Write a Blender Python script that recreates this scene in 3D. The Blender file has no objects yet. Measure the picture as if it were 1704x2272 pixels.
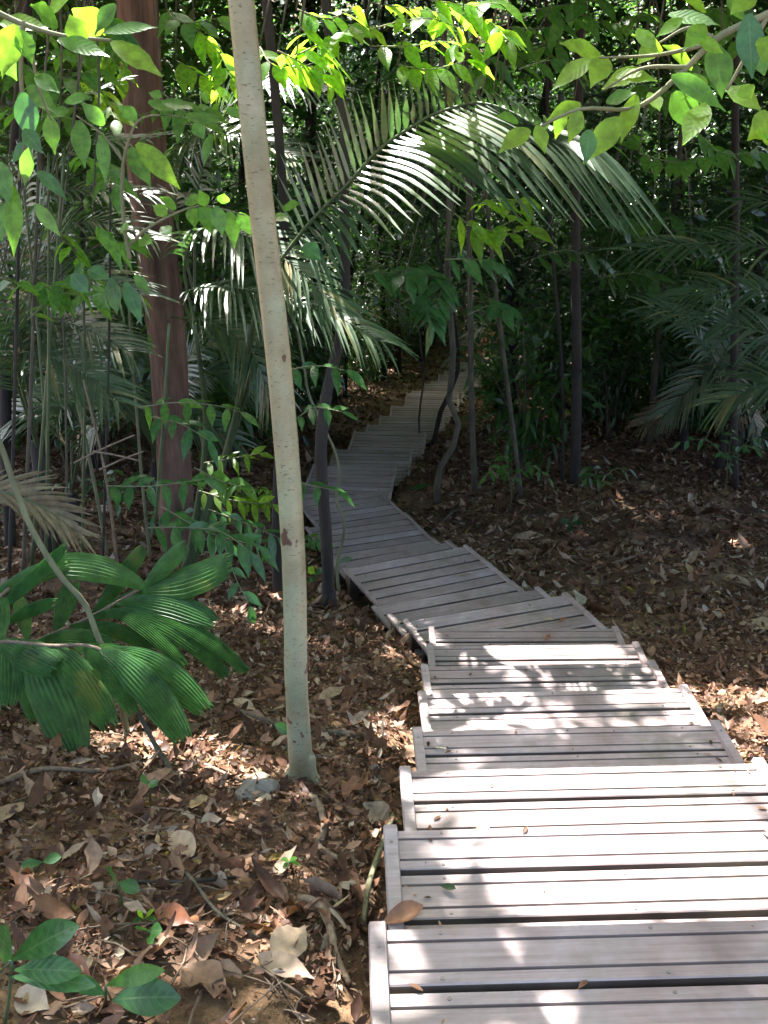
import bpy, math, random
import numpy as np
from mathutils import Vector
rng = np.random.default_rng(7); random.seed(7)
R = math.radians
scene = bpy.context.scene

# ------------------------------------------------------------------ camera, sky, sun, exposure
F, CX, CY, YH = 2250.0, 852.0, 1136.0, 200.0          # focal length and horizon of a 1704 x 2272 picture
PITCH = math.atan((CY - YH) / F)
cam_data = bpy.data.cameras.new('camera'); cam = bpy.data.objects.new('camera', cam_data)
scene.collection.objects.link(cam); scene.camera = cam
cam_data.sensor_fit = 'VERTICAL'; cam_data.sensor_height = 24; cam_data.lens = 24 * F / 2272
cam_data.clip_start = 0.05; cam_data.clip_end = 800
cam.location = (0, 0, 0); cam.rotation_euler = (R(90) - PITCH, 0, 0)

SUN = np.array([-0.22, 0.50, 0.84]); SUN /= np.linalg.norm(SUN)      # direction towards the sun
world = bpy.data.worlds.new('World'); scene.world = world; world.use_nodes = True
wn = world.node_tree; sky = wn.nodes.new('ShaderNodeTexSky'); sky.sky_type = 'NISHITA'; sky.sun_disc = False
sky.sun_elevation = math.asin(SUN[2]); sky.sun_rotation = math.atan2(SUN[0], SUN[1]); sky.dust_density = 5.0; sky.ozone_density = 0.3; sky.air_density = 0.8
wn.links.new(sky.outputs[0], wn.nodes['Background'].inputs[0]); wn.nodes['Background'].inputs[1].default_value = 0.15
sd = bpy.data.lights.new('sun', 'SUN'); sun = bpy.data.objects.new('sun', sd); scene.collection.objects.link(sun)
sd.energy = 5.0; sd.angle = R(0.5); sd.color = (1, 0.97, 0.93)
sun.rotation_euler = Vector(SUN).to_track_quat('Z', 'Y').to_euler(); sun.location = (0, 0, 30)
scene.view_settings.view_transform = 'Standard'; scene.view_settings.look = 'None'
scene.view_settings.exposure = 2.75; scene.view_settings.gamma = 1.0

# ------------------------------------------------------------------ picture <-> place
CP, SP = math.cos(PITCH), math.sin(PITCH)
K = 1704 / 1659.0                                      # measuring scale of my notes
def ray(u, v):
    a = (u - CX) / F; b = (CY - v) / F
    return np.array([a, CP + b * SP, -SP + b * CP])
def at_z(u, v, z):  r = ray(u, v); return r * (z / r[2])
def at_y(u, v, y):  r = ray(u, v); return r * (y / r[1])
def D(u, v, y):     return at_y(u * K, v * K, y)

# ------------------------------------------------------------------ the course of the steps: far corners of every tread
CORN = [  # left, right far corner, height
 (817,2061,None,None,-1.52),(850,1843,None,None,-1.70),
 (885,1711,1694,1692,-1.88),(914,1622,1597,1607,-2.08),(926,1541,1525,1527,-2.26),(933,1480,1453,1471,-2.47),
 (946,1434,1417,1430,-2.65),(950,1396,1371,1395,-2.83),(893,1380,1258,1319,-2.98),(857,1365,1197,1306,-3.14),
 (824,1349,1138,1292,-3.31),(760,1264,1036,1212,-3.48),(735,1253,996,1202,-3.67),(712,1240,963,1196,-3.86),
 (676,1172,902,1140,-4.10),(657,1116,844,1090,-4.28),(694,1033,881,1038,-4.50),(741,997,915,1000,-4.70),
 (785,958,947,962,-4.90),(815,942,967,946,-5.10),(842,923,985,924,-5.30),(867,901,999,903,-5.50),
 (901,872,1018,874,-5.70),(914,867,1028,869,-5.90),(938,851,1042,853,-6.10),(955,846,1052,847,-6.30),
 (973,832,1062,834,-6.50),(985,822,1070,823,-6.70),(1002,811,1080,812,-6.90),(1013,803,1086,803,-7.10)]
STEPS = []
for (a, b, c, d, z) in CORN:
    L = at_z(a, b, z)
    if c is None: yaw = R(2.0); Rr = L + np.array([math.cos(yaw), math.sin(yaw), 0]) * 1.12
    else: Rr = at_z(c, d, z)
    STEPS.append((L, Rr, z))
CY_ = np.array([((s[0] + s[1]) / 2)[1] for s in STEPS]); CX_ = np.array([((s[0] + s[1]) / 2)[0] for s in STEPS])
CZ_ = np.array([s[2] for s in STEPS])
py = np.concatenate([[-40, -3, 0.5], CY_, [31, 34, 40, 50, 70, 120, 400]])
pz = np.concatenate([[-1.2, -1.2, -1.3], CZ_, [-7.25, -7.2, -6.6, -3.0, 9.0, 30.0, 60.0]])
px = np.concatenate([[0.5, 0.5, 0.5], CX_, [2.9, 3.4, 4, 4, 4, 4, 4]])
o_ = np.argsort(py); py, pz, px = py[o_], pz[o_], px[o_]
def path_x(y): return np.interp(y, py, px)
def ground(x, y):
    x = np.asarray(x, float); y = np.asarray(y, float)
    d = np.abs(x - path_x(y))
    z = 0.25 * np.interp(y - 0.5, py, pz) + 0.5 * np.interp(y, py, pz) + 0.25 * np.interp(y + 0.5, py, pz) - 0.29 + 0.13 * np.clip((d - 0.52) / 0.15, 0, 1)
    m = np.clip((d - 0.6) / 1.2, 0, 1)
    z = z + m * (0.06 * np.sin(1.7 * x + 0.6 * y) * np.cos(1.1 * y - 0.7 * x) + 0.035 * np.sin(4.1 * x + 1.3) * np.sin(3.3 * y))
    z = z + 0.02 * np.sin(9 * x + 2 * y) * np.sin(8 * y - 3 * x) * m
    z = z + np.clip(d - 1, 0, 30) * 0.02 + 0.06 * m
    return z
def ground_hit(u, v, rise=0.0):
    r = ray(u, v); t = 0.8
    while t < 90:
        p = r * t
        if p[2] < ground(p[0], p[1]) + rise: break
        t += 0.01 + t * 0.003
    return p
def G(u, v): return ground_hit(u * K, v * K)

# ------------------------------------------------------------------ object bookkeeping
def link(o, parent=None):
    scene.collection.objects.link(o)
    if parent is not None: o.parent = parent
    return o
def tag(o, label=None, cat=None, group=None, kind=None):
    if label: o['label'] = label
    if cat: o['category'] = cat
    if group: o['group'] = group
    if kind: o['kind'] = kind
    return o
def empty(name, loc=(0, 0, 0), rz=0.0, **kw):
    o = bpy.data.objects.new(name, None); o.empty_display_size = 0.2
    o.location = [float(c) for c in loc]; o.rotation_euler = (0, 0, rz); link(o); return tag(o, **kw)
def copy_tree(o, parent=None):
    c = o.copy(); scene.collection.objects.link(c)
    if parent is not None: c.parent = parent
    for ch in list(o.children): copy_tree(ch, c)
    return c

class MB:                                              # collects quads, builds ONE mesh
    def __init__(s): s.v = []; s.f = []; s.r = []; s.m = []; s.c = []; s.n = 0
    def add(s, v, f, r=None, mi=0, c=None):
        v = np.asarray(v, float).reshape(-1, 3); f = np.asarray(f, int).reshape(-1, 4)
        s.c.append(np.tile([0.5, 0.03, 0], (len(v), 1)) if c is None else c)
        if r is None: r = np.full(len(v), random.random())
        elif np.isscalar(r): r = np.full(len(v), float(r))
        s.v.append(v); s.f.append(f + s.n); s.r.append(np.asarray(r, float)); s.m.append(np.full(len(f), mi)); s.n += len(v)
    def build(s, name, mats, parent=None, origin=None, smooth=True, rot=None):
        V = np.concatenate(s.v); Fc = np.concatenate(s.f); Rn = np.concatenate(s.r); M = np.concatenate(s.m)
        if origin is not None: V = V - np.asarray(origin)
        if rot is not None:
            c, n = math.cos(-rot), math.sin(-rot); V = np.stack([V[:, 0] * c - V[:, 1] * n, V[:, 0] * n + V[:, 1] * c, V[:, 2]], 1)
        me = bpy.data.meshes.new(name); me.vertices.add(len(V)); me.vertices.foreach_set('co', V.ravel())
        me.loops.add(Fc.size); me.loops.foreach_set('vertex_index', Fc.ravel().astype(np.int32))
        me.polygons.add(len(Fc)); me.polygons.foreach_set('loop_start', np.arange(0, Fc.size, 4, dtype=np.int32))
        me.polygons.foreach_set('material_index', M.astype(np.int32))
        me.polygons.foreach_set('use_smooth', np.full(len(Fc), smooth))
        me.update(calc_edges=True)
        at = me.attributes.new('rnd', 'FLOAT', 'POINT'); at.data.foreach_set('value', Rn.astype(np.float32))
        if len(V) < 60000:
            at = me.attributes.new('leafpos', 'FLOAT_VECTOR', 'POINT'); at.data.foreach_set('vector', np.concatenate(s.c).astype(np.float32).ravel())
        for m in (mats if isinstance(mats, (list, tuple)) else [mats]): me.materials.append(m)
        o = bpy.data.objects.new(name, me); link(o, parent)
        if parent is None and origin is not None:
            o.location = [float(c) for c in origin]
            if rot is not None: o.rotation_euler = (0, 0, rot)
        return o
    # ---- shapes
    def tube(s, pts, rad, sides=10, r=None, mi=0, wob=0.0, cap=True):
        P = np.asarray(pts, float); n = len(P); rad = np.broadcast_to(np.asarray(rad, float), (n,))
        T = np.gradient(P, axis=0); T /= np.linalg.norm(T, axis=1)[:, None] + 1e-9
        ref = np.array([1.0, 0, 0]) if abs(T[0][0]) < 0.8 else np.array([0, 1.0, 0])
        A = np.cross(T, ref); A /= np.linalg.norm(A, axis=1)[:, None]; B = np.cross(T, A)
        th = np.linspace(0, 2 * np.pi, sides, endpoint=False)
        rr = rad[:, None] * (1 + wob * (rng.random((n, sides)) - 0.5) * 2)
        V = P[:, None, :] + rr[:, :, None] * (np.cos(th)[None, :, None] * A[:, None, :] + np.sin(th)[None, :, None] * B[:, None, :])
        if cap:
            V = np.concatenate([P[:1, None, :] + (V[:1] - P[:1, None, :]) * 0.05, V, P[-1:, None, :] + (V[-1:] - P[-1:, None, :]) * 0.05]); n += 2
        i = np.arange(n - 1)[:, None] * sides; j = np.arange(sides)[None, :]; k = (j + 1) % sides
        f = np.stack([i + j, i + k, i + sides + k, i + sides + j], -1)
        s.add(V, f, r, mi)
    def box(s, lo, hi, r=None, mi=0):
        x0, y0, z0 = lo; x1, y1, z1 = hi
        v = [(x0,y0,z0),(x1,y0,z0),(x1,y1,z0),(x0,y1,z0),(x0,y0,z1),(x1,y0,z1),(x1,y1,z1),(x0,y1,z1)]
        s.add(v, [(0,3,2,1),(4,5,6,7),(0,1,5,4),(1,2,6,5),(2,3,7,6),(3,0,4,7)], r, mi)
    def leaves(s, base, dirv, up, L, W, seg=3, fold=0.2, droop=0.15, r=None, mi=0, shape='ovate', wavy=0.0):
        base = np.asarray(base, float).reshape(-1, 3); N = len(base)
        dirv = np.broadcast_to(np.asarray(dirv, float), (N, 3)); up = np.broadcast_to(np.asarray(up, float), (N, 3))
        L = np.broadcast_to(np.asarray(L, float), (N,)); W = np.broadcast_to(np.asarray(W, float), (N,))
        droop = np.broadcast_to(np.asarray(droop, float), (N,)); fold = np.broadcast_to(np.asarray(fold, float), (N,))
        d = dirv / (np.linalg.norm(dirv, axis=1)[:, None] + 1e-9)
        sd_ = np.cross(d, up); sd_ /= np.linalg.norm(sd_, axis=1)[:, None] + 1e-9
        nn = np.cross(sd_, d)
        t = np.linspace(0, 1, seg + 1)
        if shape == 'ovate': w = np.sin(np.pi * np.clip(t, 0.03, 0.985) ** 0.85) ** np.where(t > .5, 1.25, .85)
        elif shape == 'strap': w = np.minimum(1, 4 * t + 0.25) * np.clip(1.02 - t ** 3.0, 0.05, 1)
        elif shape == 'wedge': w = np.minimum(1, 0.10 + 1.15 * t ** 0.8); w[-1] *= 0.72
        elif shape == 'obov': w = np.sin(np.pi * np.clip(t, 0.02, 0.99) ** 1.35) ** 0.75
        w = np.maximum(w, 0.04)
        P = base[:, None, :] + d[:, None, :] * (L[:, None] * t)[:, :, None]
        P = P - np.array([0, 0, 1.0]) * ((droop * L)[:, None] * t ** 2)[:, :, None]
        hw = (W[:, None] * w) / 2
        lift = (fold[:, None] * hw)[:, :, None] * nn[:, None, :]
        wv = 0
        if wavy: wv = (rng.random((N, seg + 1, 1)) - 0.5) * wavy * W[:, None, None] * nn[:, None, :]
        A = P - sd_[:, None, :] * hw[:, :, None] + lift + wv; B = P + sd_[:, None, :] * hw[:, :, None] + lift - wv
        V = np.stack([A, P, B], 2)                     # N, seg+1, 3, 3
        i = np.arange(seg)[:, None] * 3; j = np.arange(2)[None, :]
        f = np.stack([i + j, i + j + 1, i + j + 4, i + j + 3], -1).reshape(-1, 4)
        Fc = (np.arange(N)[:, None, None] * (seg + 1) * 3 + f[None])
        if r is None: r = rng.random(N)
        r = np.broadcast_to(np.asarray(r, float), (N,))
        lc = np.stack(np.broadcast_arrays(np.array([1.0, 0, 1.0])[None, :], t[:, None], np.zeros((1, 1))), -1).reshape(-1, 3)
        s.add(V, Fc, np.repeat(r, (seg + 1) * 3), mi, np.tile(lc, (N, 1)))

def curve(pts, n):                                     # smooth curve through points
    P = np.asarray(pts, float); t = np.concatenate([[0], np.cumsum(np.linalg.norm(np.diff(P, axis=0), axis=1))]); t /= t[-1]
    if len(P) < 3: return np.stack([np.interp(np.linspace(0, 1, n), t, P[:, k]) for k in range(3)], 1)
    m = np.gradient(P, t, axis=0); q = np.linspace(0, 1, n); out = []
    for x in q:
        i = min(np.searchsorted(t, x, 'right') - 1, len(P) - 2); h = t[i + 1] - t[i]; s = (x - t[i]) / h
        out.append((2*s**3-3*s**2+1)*P[i] + (s**3-2*s**2+s)*h*m[i] + (-2*s**3+3*s**2)*P[i+1] + (s**3-s**2)*h*m[i+1])
    return np.array(out)
def unit(v): v = np.asarray(v, float); return v / (np.linalg.norm(v, axis=-1, keepdims=True) + 1e-9)
def rand_dir(n, flat=1.0):
    d = rng.normal(size=(n, 3)); d[:, 2] *= flat; return unit(d)

# ------------------------------------------------------------------ materials
def nodes(name):
    m = bpy.data.materials.new(name); m.use_nodes = True; nt = m.node_tree
    return m, nt, nt.nodes['Principled BSDF'], nt.nodes.new, nt.links.new
def ramp(nt, stops, interp='LINEAR'):
    n = nt.nodes.new('ShaderNodeValToRGB'); e = n.color_ramp.elements; n.color_ramp.interpolation = interp
    while len(e) < len(stops): e.new(0.5)
    for el, (p, c) in zip(e, stops): el.position = p; el.color = (*c, 1)
    return n
def noise(nt, scale, detail=4, rough=0.6, coord='Object', mscale=None):
    tc = nt.nodes.new('ShaderNodeTexCoord'); n = nt.nodes.new('ShaderNodeTexNoise')
    n.inputs['Scale'].default_value = scale; n.inputs['Detail'].default_value = detail; n.inputs['Roughness'].default_value = rough
    if mscale:
        mp = nt.nodes.new('ShaderNodeMapping'); mp.inputs['Scale'].default_value = mscale
        nt.links.new(tc.outputs[coord], mp.inputs[0]); nt.links.new(mp.outputs[0], n.inputs[0])
    else: nt.links.new(tc.outputs[coord], n.inputs[0])
    return n
def mixc(nt, a, b, f, mode='MIX'):
    n = nt.nodes.new('ShaderNodeMix'); n.data_type = 'RGBA'; n.blend_type = mode
    for sock, val in ((n.inputs[6], a), (n.inputs[7], b), (n.inputs[0], f)):
        if hasattr(val, 'links'): nt.links.new(val, sock)
        elif isinstance(val, tuple): sock.default_value = (*val, 1)
        else: sock.default_value = val
    return n.outputs[2]
def bump(nt, h, strength, dist, bs):
    b = nt.nodes.new('ShaderNodeBump'); b.inputs['Strength'].default_value = strength; b.inputs['Distance'].default_value = dist
    nt.links.new(h, b.inputs['Height']); nt.links.new(b.outputs[0], bs.inputs['Normal']); return b

def leaf_mat(name, stops, trans, rough=0.35, tw=0.35, spec=0.5, nscale=25, spots=0.0, veins=0.0):
    m, nt, bs, new, ln = nodes(name)
    at = new('ShaderNodeAttribute'); at.attribute_name = 'rnd'
    rp = ramp(nt, stops); ln(at.outputs['Fac'], rp.inputs[0])
    nz = noise(nt, nscale, 3); nr = ramp(nt, [(0.35, (0.68, 0.68, 0.68)), (0.65, (1.18, 1.18, 1.1))]); ln(nz.outputs[0], nr.inputs[0])
    col = mixc(nt, rp.outputs[0], nr.outputs[0], 1.0, 'MULTIPLY')
    if spots:
        n2 = noise(nt, 90, 1); r2 = ramp(nt, [(0.0, (0, 0, 0)), (0.735, (0, 0, 0)), (0.75, (1, 1, 1))]); ln(n2.outputs[0], r2.inputs[0])
        n9 = noise(nt, 6, 3); r9 = ramp(nt, [(0.6, (0, 0, 0)), (0.72, (1, 1, 1))]); ln(n9.outputs[0], r9.inputs[0]); col = mixc(nt, col, (0.13, 0.15, 0.04), r9.outputs[0])
        col = mixc(nt, col, (0.19, 0.20, 0.12), r2.outputs[0])
    if veins:
        lp = new('ShaderNodeAttribute'); lp.attribute_name = 'leafpos'; sx = new('ShaderNodeSeparateXYZ'); ln(lp.outputs['Vector'], sx.inputs[0])
        def mth(op, a, b_=None, c_=None):
            q = new('ShaderNodeMath'); q.operation = op
            for k_, v_ in enumerate((a, b_, c_)):
                if v_ is None: continue
                if hasattr(v_, 'links'): ln(v_, q.inputs[k_])
                else: q.inputs[k_].default_value = v_
            return q.outputs[0]
        ph = mth('SUBTRACT', mth('MULTIPLY', sx.outputs[1], veins), mth('MULTIPLY', mth('POWER', sx.outputs[0], 1.3), 1.6)); wv = mth('SINE', mth('MULTIPLY', ph, 6.283))
        rib = mth('LESS_THAN', sx.outputs[0], 0.06); vn = mth('GREATER_THAN', wv, 0.93); fac = mth('MULTIPLY', mth('MAXIMUM', rib, mth('MULTIPLY', vn, 0.6)), 0.4)
        col = mixc(nt, col, (0.16, 0.22, 0.10), fac)
        bp_ = new('ShaderNodeBump'); bp_.inputs['Strength'].default_value = 0.09; bp_.inputs['Distance'].default_value = 0.004
        ln(mth('ADD', mth('MULTIPLY', wv, 0.5), mth('MULTIPLY', nz.outputs[0], 0.8)), bp_.inputs['Height']); ln(bp_.outputs[0], bs.inputs['Normal'])
    ln(col, bs.inputs['Base Color']); bs.inputs['Roughness'].default_value = rough; bs.inputs['Specular IOR Level'].default_value = spec
    tr = new('ShaderNodeBsdfTranslucent'); tc = mixc(nt, nr.outputs[0], trans, 1.0, 'MULTIPLY'); ln(tc, tr.inputs[0])
    mx = new('ShaderNodeMixShader'); mx.inputs[0].default_value = tw
    ln(bs.outputs[0], mx.inputs[1]); ln(tr.outputs[0], mx.inputs[2]); ln(mx.outputs[0], nt.nodes['Material Output'].inputs[0])
    return m
def bark(name, c1, c2, scale=12, mscale=(1, 1, 0.25), b=0.5, rough=0.85):
    m, nt, bs, new, ln = nodes(name)
    n = noise(nt, scale, 6, 0.65, mscale=mscale); rp = ramp(nt, [(0.3, c1), (0.7, c2)]); ln(n.outputs[0], rp.inputs[0])
    n2 = noise(nt, 2.5, 3); r2 = ramp(nt, [(0.3, (0.7, 0.7, 0.7)), (0.7, (1.2, 1.2, 1.2))]); ln(n2.outputs[0], r2.inputs[0])
    ln(mixc(nt, rp.outputs[0], r2.outputs[0], 1.0, 'MULTIPLY'), bs.inputs['Base Color']); bs.inputs['Roughness'].default_value = rough
    bump(nt, n.outputs[0], b, 0.02, bs); return m

M = {}
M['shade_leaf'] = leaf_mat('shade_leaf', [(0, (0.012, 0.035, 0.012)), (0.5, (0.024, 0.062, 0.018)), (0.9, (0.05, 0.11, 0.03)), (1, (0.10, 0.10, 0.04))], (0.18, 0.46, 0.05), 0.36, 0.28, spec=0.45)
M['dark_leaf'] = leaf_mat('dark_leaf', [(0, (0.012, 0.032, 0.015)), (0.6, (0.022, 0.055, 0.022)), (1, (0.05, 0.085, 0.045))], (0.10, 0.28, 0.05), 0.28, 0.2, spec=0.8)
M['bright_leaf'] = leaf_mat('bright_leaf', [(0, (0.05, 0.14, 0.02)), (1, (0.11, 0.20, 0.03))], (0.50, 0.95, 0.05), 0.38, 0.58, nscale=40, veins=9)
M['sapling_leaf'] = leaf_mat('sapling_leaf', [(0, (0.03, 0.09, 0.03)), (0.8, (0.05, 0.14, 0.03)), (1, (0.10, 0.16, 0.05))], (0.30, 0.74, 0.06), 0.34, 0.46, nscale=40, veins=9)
M['gloss_leaf'] = leaf_mat('gloss_leaf', [(0, (0.028, 0.085, 0.028)), (1, (0.045, 0.12, 0.035))], (0.12, 0.40, 0.06), 0.28, 0.25, nscale=30, veins=8)
M['palm_leaf'] = leaf_mat('palm_leaf', [(0, (0.03, 0.062, 0.03)), (0.65, (0.055, 0.10, 0.05)), (0.9, (0.10, 0.13, 0.06)), (1, (0.22, 0.17, 0.07))], (0.14, 0.34, 0.06), 0.40, 0.15, spec=1.0)
for nm in ('palm_leaf',):
    q_ = M[nm].node_tree.nodes['Principled BSDF']; q_.inputs['Coat Weight'].default_value = 0.7; q_.inputs['Coat Roughness'].default_value = 0.42
M['dry_palm'] = leaf_mat('dry_palm', [(0, (0.13, 0.085, 0.05)), (1, (0.24, 0.18, 0.11))], (0.3, 0.22, 0.1), 0.6, 0.2)
M['broad_leaf'] = leaf_mat('broad_leaf', [(0, (0.035, 0.095, 0.03)), (1, (0.07, 0.145, 0.045))], (0.16, 0.42, 0.05), 0.42, 0.3, spec=0.22, nscale=18, spots=1)
M['litter'] = leaf_mat('litter', [(0, (0.045, 0.024, 0.018)), (0.25, (0.105, 0.052, 0.034)), (0.45, (0.19, 0.098, 0.062)), (0.62, (0.27, 0.165, 0.115)), (0.8, (0.36, 0.265, 0.20)), (0.93, (0.42, 0.35, 0.29)), (0.97, (0.30, 0.17, 0.03)), (1.0, (0.08, 0.14, 0.04))], (0.30, 0.15, 0.05), 0.5, 0.08, nscale=35, spec=0.12)
M['pale_litter'] = leaf_mat('pale_litter', [(0, (0.29, 0.19, 0.13)), (1, (0.38, 0.29, 0.21))], (0.3, 0.2, 0.1), 0.5, 0.1, nscale=30)
M['red_litter'] = leaf_mat('red_litter', [(0, (0.20, 0.07, 0.035)), (1, (0.30, 0.13, 0.06))], (0.3, 0.1, 0.03), 0.35, 0.1, nscale=30)
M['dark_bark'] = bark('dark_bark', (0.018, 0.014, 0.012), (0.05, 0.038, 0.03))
M['brown_bark'] = bark('brown_bark', (0.06, 0.03, 0.022), (0.25, 0.14, 0.10), 16, (1, 1, 0.10), 1.0)
M['grey_bark'] = bark('grey_bark', (0.035, 0.028, 0.02), (0.13, 0.11, 0.075), 14, (1, 1, 0.35), 0.8)
M['stem'] = bark('stem', (0.12, 0.12, 0.06), (0.22, 0.21, 0.12), 30)
M['green_stem'] = bark('green_stem', (0.04, 0.07, 0.03), (0.09, 0.12, 0.05), 30, b=0.2, rough=0.5)
M['twig'] = bark('twig', (0.12, 0.08, 0.05), (0.28, 0.2, 0.14), 40)
M['stone'] = bark('stone', (0.13, 0.115, 0.09), (0.32, 0.29, 0.25), 18, (1, 1, 1), 0.6)

def pale_bark():
    m, nt, bs, new, ln = nodes('pale_bark')
    n = noise(nt, 7, 4); rp = ramp(nt, [(0.25, (0.20, 0.185, 0.10)), (0.45, (0.30, 0.265, 0.165)), (0.6, (0.29, 0.30, 0.19)), (0.8, (0.42, 0.37, 0.27))]); ln(n.outputs[0], rp.inputs[0])
    n2 = noise(nt, 60, 3, 0.7, mscale=(1, 1, 3.2)); r2 = ramp(nt, [(0.0, (0, 0, 0)), (0.60, (0, 0, 0)), (0.66, (1, 1, 1))]); ln(n2.outputs[0], r2.inputs[0])
    n4 = noise(nt, 3.1, 5, 0.65); r4 = ramp(nt, [(0.3, (0.62, 0.6, 0.52)), (0.5, (1, 1, 1)), (0.68, (1.25, 1.25, 1.2))]); ln(n4.outputs[0], r4.inputs[0])
    c = mixc(nt, mixc(nt, rp.outputs[0], r4.outputs[0], 1.0, 'MULTIPLY'), (0.12, 0.085, 0.05), r2.outputs[0])
    n3 = noise(nt, 17, 2, 0.5, mscale=(1, 1, 0.9)); r3 = ramp(nt, [(0.0, (0, 0, 0)), (0.665, (0, 0, 0)), (0.68, (1, 1, 1))]); ln(n3.outputs[0], r3.inputs[0])
    c = mixc(nt, c, (0.11, 0.06, 0.045), r3.outputs[0])
    ln(c, bs.inputs['Base Color']); bs.inputs['Roughness'].default_value = 0.34
    bump(nt, n2.outputs[0], 0.35, 0.004, bs); return m
M['pale_bark'] = pale_bark()
def wood(name, c1, c2, c3):
    m, nt, bs, new, ln = nodes(name)
    g = noise(nt, 6, 6, 0.7, mscale=(0.5, 14, 14)); rp = ramp(nt, [(0.25, c1), (0.5, c2), (0.8, c3)]); ln(g.outputs[0], rp.inputs[0])
    at = new('ShaderNodeAttribute'); at.attribute_name = 'rnd'
    ra = ramp(nt, [(0, (0.78, 0.76, 0.76)), (0.5, (1.0, 0.97, 0.95)), (1, (1.12, 1.14, 1.18))]); ln(at.outputs['Fac'], ra.inputs[0])
    c = mixc(nt, rp.outputs[0], ra.outputs[0], 1.0, 'MULTIPLY')
    s = noise(nt, 3.5, 5, 0.6); rs = ramp(nt, [(0.28, (0.48, 0.44, 0.38)), (0.45, (0.82, 0.78, 0.74)), (0.62, (1.05, 1.05, 1.05))]); ln(s.outputs[0], rs.inputs[0])
    al = noise(nt, 1.7, 6, 0.7); ra2 = ramp(nt, [(0.52, (0, 0, 0)), (0.72, (0.75, 0.75, 0.75))]); ln(al.outputs[0], ra2.inputs[0])
    cc_ = mixc(nt, mixc(nt, c, rs.outputs[0], 1.0, 'MULTIPLY'), (0.15, 0.125, 0.085), ra2.outputs[0]); ln(cc_, bs.inputs['Base Color'])
    rr = new('ShaderNodeMapRange'); rr.inputs[3].default_value = 0.38; rr.inputs[4].default_value = 0.62; ln(s.outputs[0], rr.inputs[0]); ln(rr.outputs[0], bs.inputs['Roughness'])
    bump(nt, g.outputs[0], 0.25, 0.004, bs); return m
M['board'] = wood('board', (0.255, 0.195, 0.197), (0.37, 0.30, 0.305), (0.48, 0.41, 0.42))
M['board_groove_shade'] = wood('board_groove_shade', (0.14, 0.11, 0.10), (0.20, 0.16, 0.155), (0.28, 0.235, 0.23))  # darker wood tone paints recess shade into the grooves
M['board_edge_shade'] = wood('board_edge_shade', (0.06, 0.045, 0.04), (0.10, 0.08, 0.07), (0.15, 0.12, 0.11))  # dark side faces stand in for shade in the gaps between boards
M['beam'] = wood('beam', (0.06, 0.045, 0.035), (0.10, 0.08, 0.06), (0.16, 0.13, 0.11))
m, nt, bs, new, ln = nodes('screw'); bs.inputs['Base Color'].default_value = (0.22, 0.19, 0.17, 1); bs.inputs['Metallic'].default_value = 0.2; bs.inputs['Roughness'].default_value = 0.45; M['screw'] = m
def soil():
    m, nt, bs, new, ln = nodes('soil')
    n = noise(nt, 1.3, 8, 0.7); rp = ramp(nt, [(0.3, (0.05, 0.028, 0.018)), (0.45, (0.13, 0.075, 0.042)), (0.58, (0.23, 0.145, 0.075)), (0.8, (0.32, 0.22, 0.12))]); ln(n.outputs[0], rp.inputs[0])
    n2 = noise(nt, 40, 5, 0.7); r2 = ramp(nt, [(0.3, (0.5, 0.45, 0.4)), (0.7, (1.3, 1.25, 1.2))]); ln(n2.outputs[0], r2.inputs[0])
    ln(mixc(nt, rp.outputs[0], r2.outputs[0], 1.0, 'MULTIPLY'), bs.inputs['Base Color']); bs.inputs['Roughness'].default_value = 0.95
    bump(nt, n2.outputs[0], 0.8, 0.02, bs); return m
M['soil'] = soil()

# ------------------------------------------------------------------ ground: one sheet
def sheet():
    xs = np.concatenate([-np.geomspace(300, 8, 26)[:-1], np.arange(-8, 8, 0.1), np.geomspace(8, 300, 26)])
    ys = np.concatenate([np.linspace(-60, -1, 12)[:-1], np.arange(-1, 14, 0.1), np.arange(14, 45, 0.4), np.geomspace(45, 400, 24)])
    X, Y = np.meshgrid(xs, ys); Z = ground(X, Y); V = np.stack([X, Y, Z], -1)
    nx = len(xs); i = np.arange(len(ys) - 1)[:, None] * nx; j = np.arange(nx - 1)[None, :]
    b = MB(); b.add(V, np.stack([i + j, i + j + 1, i + j + 1 + nx, i + j + nx], -1), 0.5); tag(b.build('ground', M['soil']), kind='structure')
sheet()

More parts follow.
